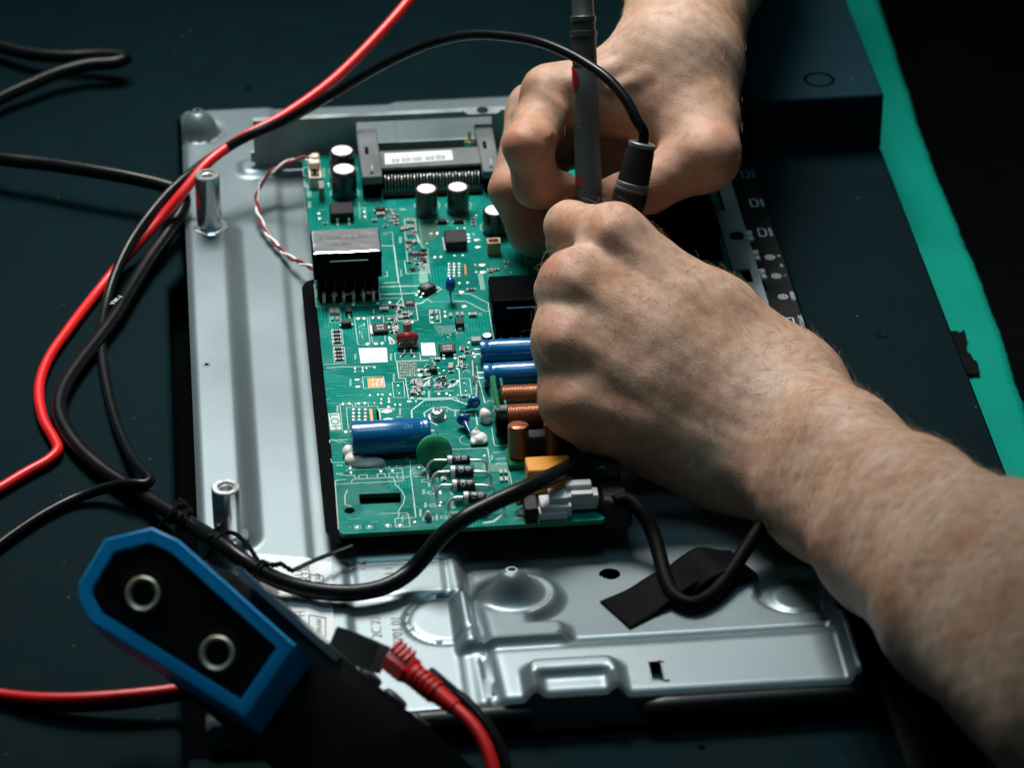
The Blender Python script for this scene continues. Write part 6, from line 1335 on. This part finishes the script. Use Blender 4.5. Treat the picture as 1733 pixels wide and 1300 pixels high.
spec = dict(palm=palm, arm=arm, fingers=fingers, bumps=bumps, grooves=grooves, origin=P(1300, 760, 0), kp=13, kf=7, veins=[(v_, 2.4) for v_ in veins],
            blush=[(R_(885, 240, 1447), 13, .9), (R_(925, 140, 1480), 10, .3), (R_(850, 318, 1480), 12, .9), (R_(940, 320, 1465), 18, .95), (R_(905, 300, 1455), 14, .7), (R_(1215, 245, 1455), 16, .6), (R_(1080, 330, 1455), 22, .5), (R_(1030, 330, 1465), 14, .5), (R_(1060, 200, 1470), 16, .3), (R_(1180, 300, 1455), 16, .5), (R_(905, 330, 1458), 22, .9), (R_(870, 360, 1483), 24, .8), (R_(1110, 335, 1452), 24, .75), (R_(900, 180, 1478), 14, .5)])
armR, VR, NR, QR = make_arm('right_arm', spec, PE, h=1.0)
# ---- finger nails
def nail(center, n_, along, l_, w_, parent):
    n_ = n_/np.linalg.norm(n_); along = along-n_*(along@n_); along /= np.linalg.norm(along); s_ = np.cross(n_, along); g_ = []; m = 10
    for i in range(m+1):
        for j in range(m+1):
            u, v = i/m*2-1, j/m*2-1; x = u*sqrt(1-v*v/2); y = v*sqrt(1-u*u/2)
            g_.append(np.array(center)+along*x*l_/2+s_*y*w_/2-n_*(y*y*w_*.22+x*x*.3))
    b = MB(); b.add(g_, [(i*(m+1)+j, (i+1)*(m+1)+j, (i+1)*(m+1)+j+1, i*(m+1)+j+1) for i in range(m) for j in range(m)])
    o = b.build('fingernail', 'nail', parent); md = o.modifiers.new('s', 'SOLIDIFY'); md.thickness = 0.0005; return o
tT, tI = R_(1024, 336, 1475), R_(1098, 316, 1462); al = tT-tI; nn = -FW*.55-UP*.8+np.array([0, 0, .1])
nail(tT+nn/np.linalg.norm(nn)*8.15+al/np.linalg.norm(al)*2, nn, al, 13, 11, armR)
for a_, b_, r in ((R_(908, 312, 1464), R_(944, 324, 1474), 7.6), (R_(896, 392, 1493), R_(944, 408, 1494), 7.0)):
    al = b_-a_; nn = -RT*.3-UP*1.0; nn = nn-al*(nn@al)/(al@al); nn /= np.linalg.norm(nn); nail(b_+nn*(r+.1)+al/np.linalg.norm(al)*2, nn, al, 10, 9, armR)
al = G(1082, 432, 74)-G(1120, 462, 70); nn = UP*1.0+RT*.3; nn = nn-al*(nn@al)/(al@al); nn /= np.linalg.norm(nn); nail(G(1082, 432, 74)+nn*8.1+al/np.linalg.norm(al)*2, nn, al, 13, 11, armL)
# ---- hair on both arms
def hair(V, Nn, Q_, count, axis_dir, parent, dens, name='arm_hair', lmin=5, lmax=12, mats=('hair_light', 'hair_dark')):
    fc_ = V[Q_].mean(1); fn_ = Nn[Q_].mean(1); wgt = dens(fc_, fn_); wgt = np.clip(wgt, 0, None); area = np.linalg.norm(np.cross(V[Q_[:, 2]]-V[Q_[:, 0]], V[Q_[:, 3]]-V[Q_[:, 1]]), axis=1); wgt = wgt*area; wgt /= wgt.sum()
    pick = RNG.choice(len(Q_), count, p=wgt); b = MB()
    for i in pick:
        p = fc_[i]+RNG.normal(size=3)*.4; n_ = fn_[i]/(np.linalg.norm(fn_[i])+1e-9); d = axis_dir(p)+RNG.normal(size=3)*.32; d = d-n_*(d@n_); d /= np.linalg.norm(d)+1e-9
        L_ = RNG.uniform(lmin, lmax); sd_ = np.cross(n_, d)*RNG.normal()*.28; lift = RNG.uniform(.12, .55); pts = []
        for t in (0, .25, .5, .75, 1.0): pts.append(p-n_*.3+d*L_*t+n_*L_*lift*(t-.62*t*t)+sd_*L_*t*t)
        b.cur = 0 if RNG.random() < .74 else 1
        rs = [.042, .042, .038, .03, .01]; k = len(b.v)
        u = np.cross(d, n_); rings = [[q_+(n_*cos(a)+u*sin(a))*r for a in (0, 2.1, 4.2)] for q_, r in zip(pts, rs)]
        b.ring_loft(rings, False, False)
    o = b.build(name, list(mats), parent, sharp=180); tag(o, kind='stuff'); return o
fa = [G(1285, 715, 0), G(1700, 1000, -150)]; dirL = fa[1]-fa[0]; dirL /= np.linalg.norm(dirL)
sideL = UP*1.0
def densL(p, n_):
    t = (p-fa[0])@dirL; f = np.clip((t+120)/110, .10, 1.0); up_ = n_@(UP*.8-FW*.5); return f*np.clip(up_+.35, .02, 2)**1.3
hair(VL, NL, QL, 3000, lambda p: -dirL*(-.35)+UP*.55-RT*.25+np.array([0, 0, .1]), armL, densL)
fb = [R_(1150, 90, 1500), R_(1200, -230, 1650)]; dirR = fb[1]-fb[0]; dirR /= np.linalg.norm(dirR)
def densR(p, n_):
    t = (p-fb[0])@dirR; return np.clip((t+45)/50, .06, 1.0)*np.clip(np.abs(n_@RT)+.25, .1, 2)
hair(VR, NR, QR, 1300, lambda p: -dirR*.8+RT*np.sign((p-fb[0])@RT)*.35, armR, densR, lmin=4, lmax=9)
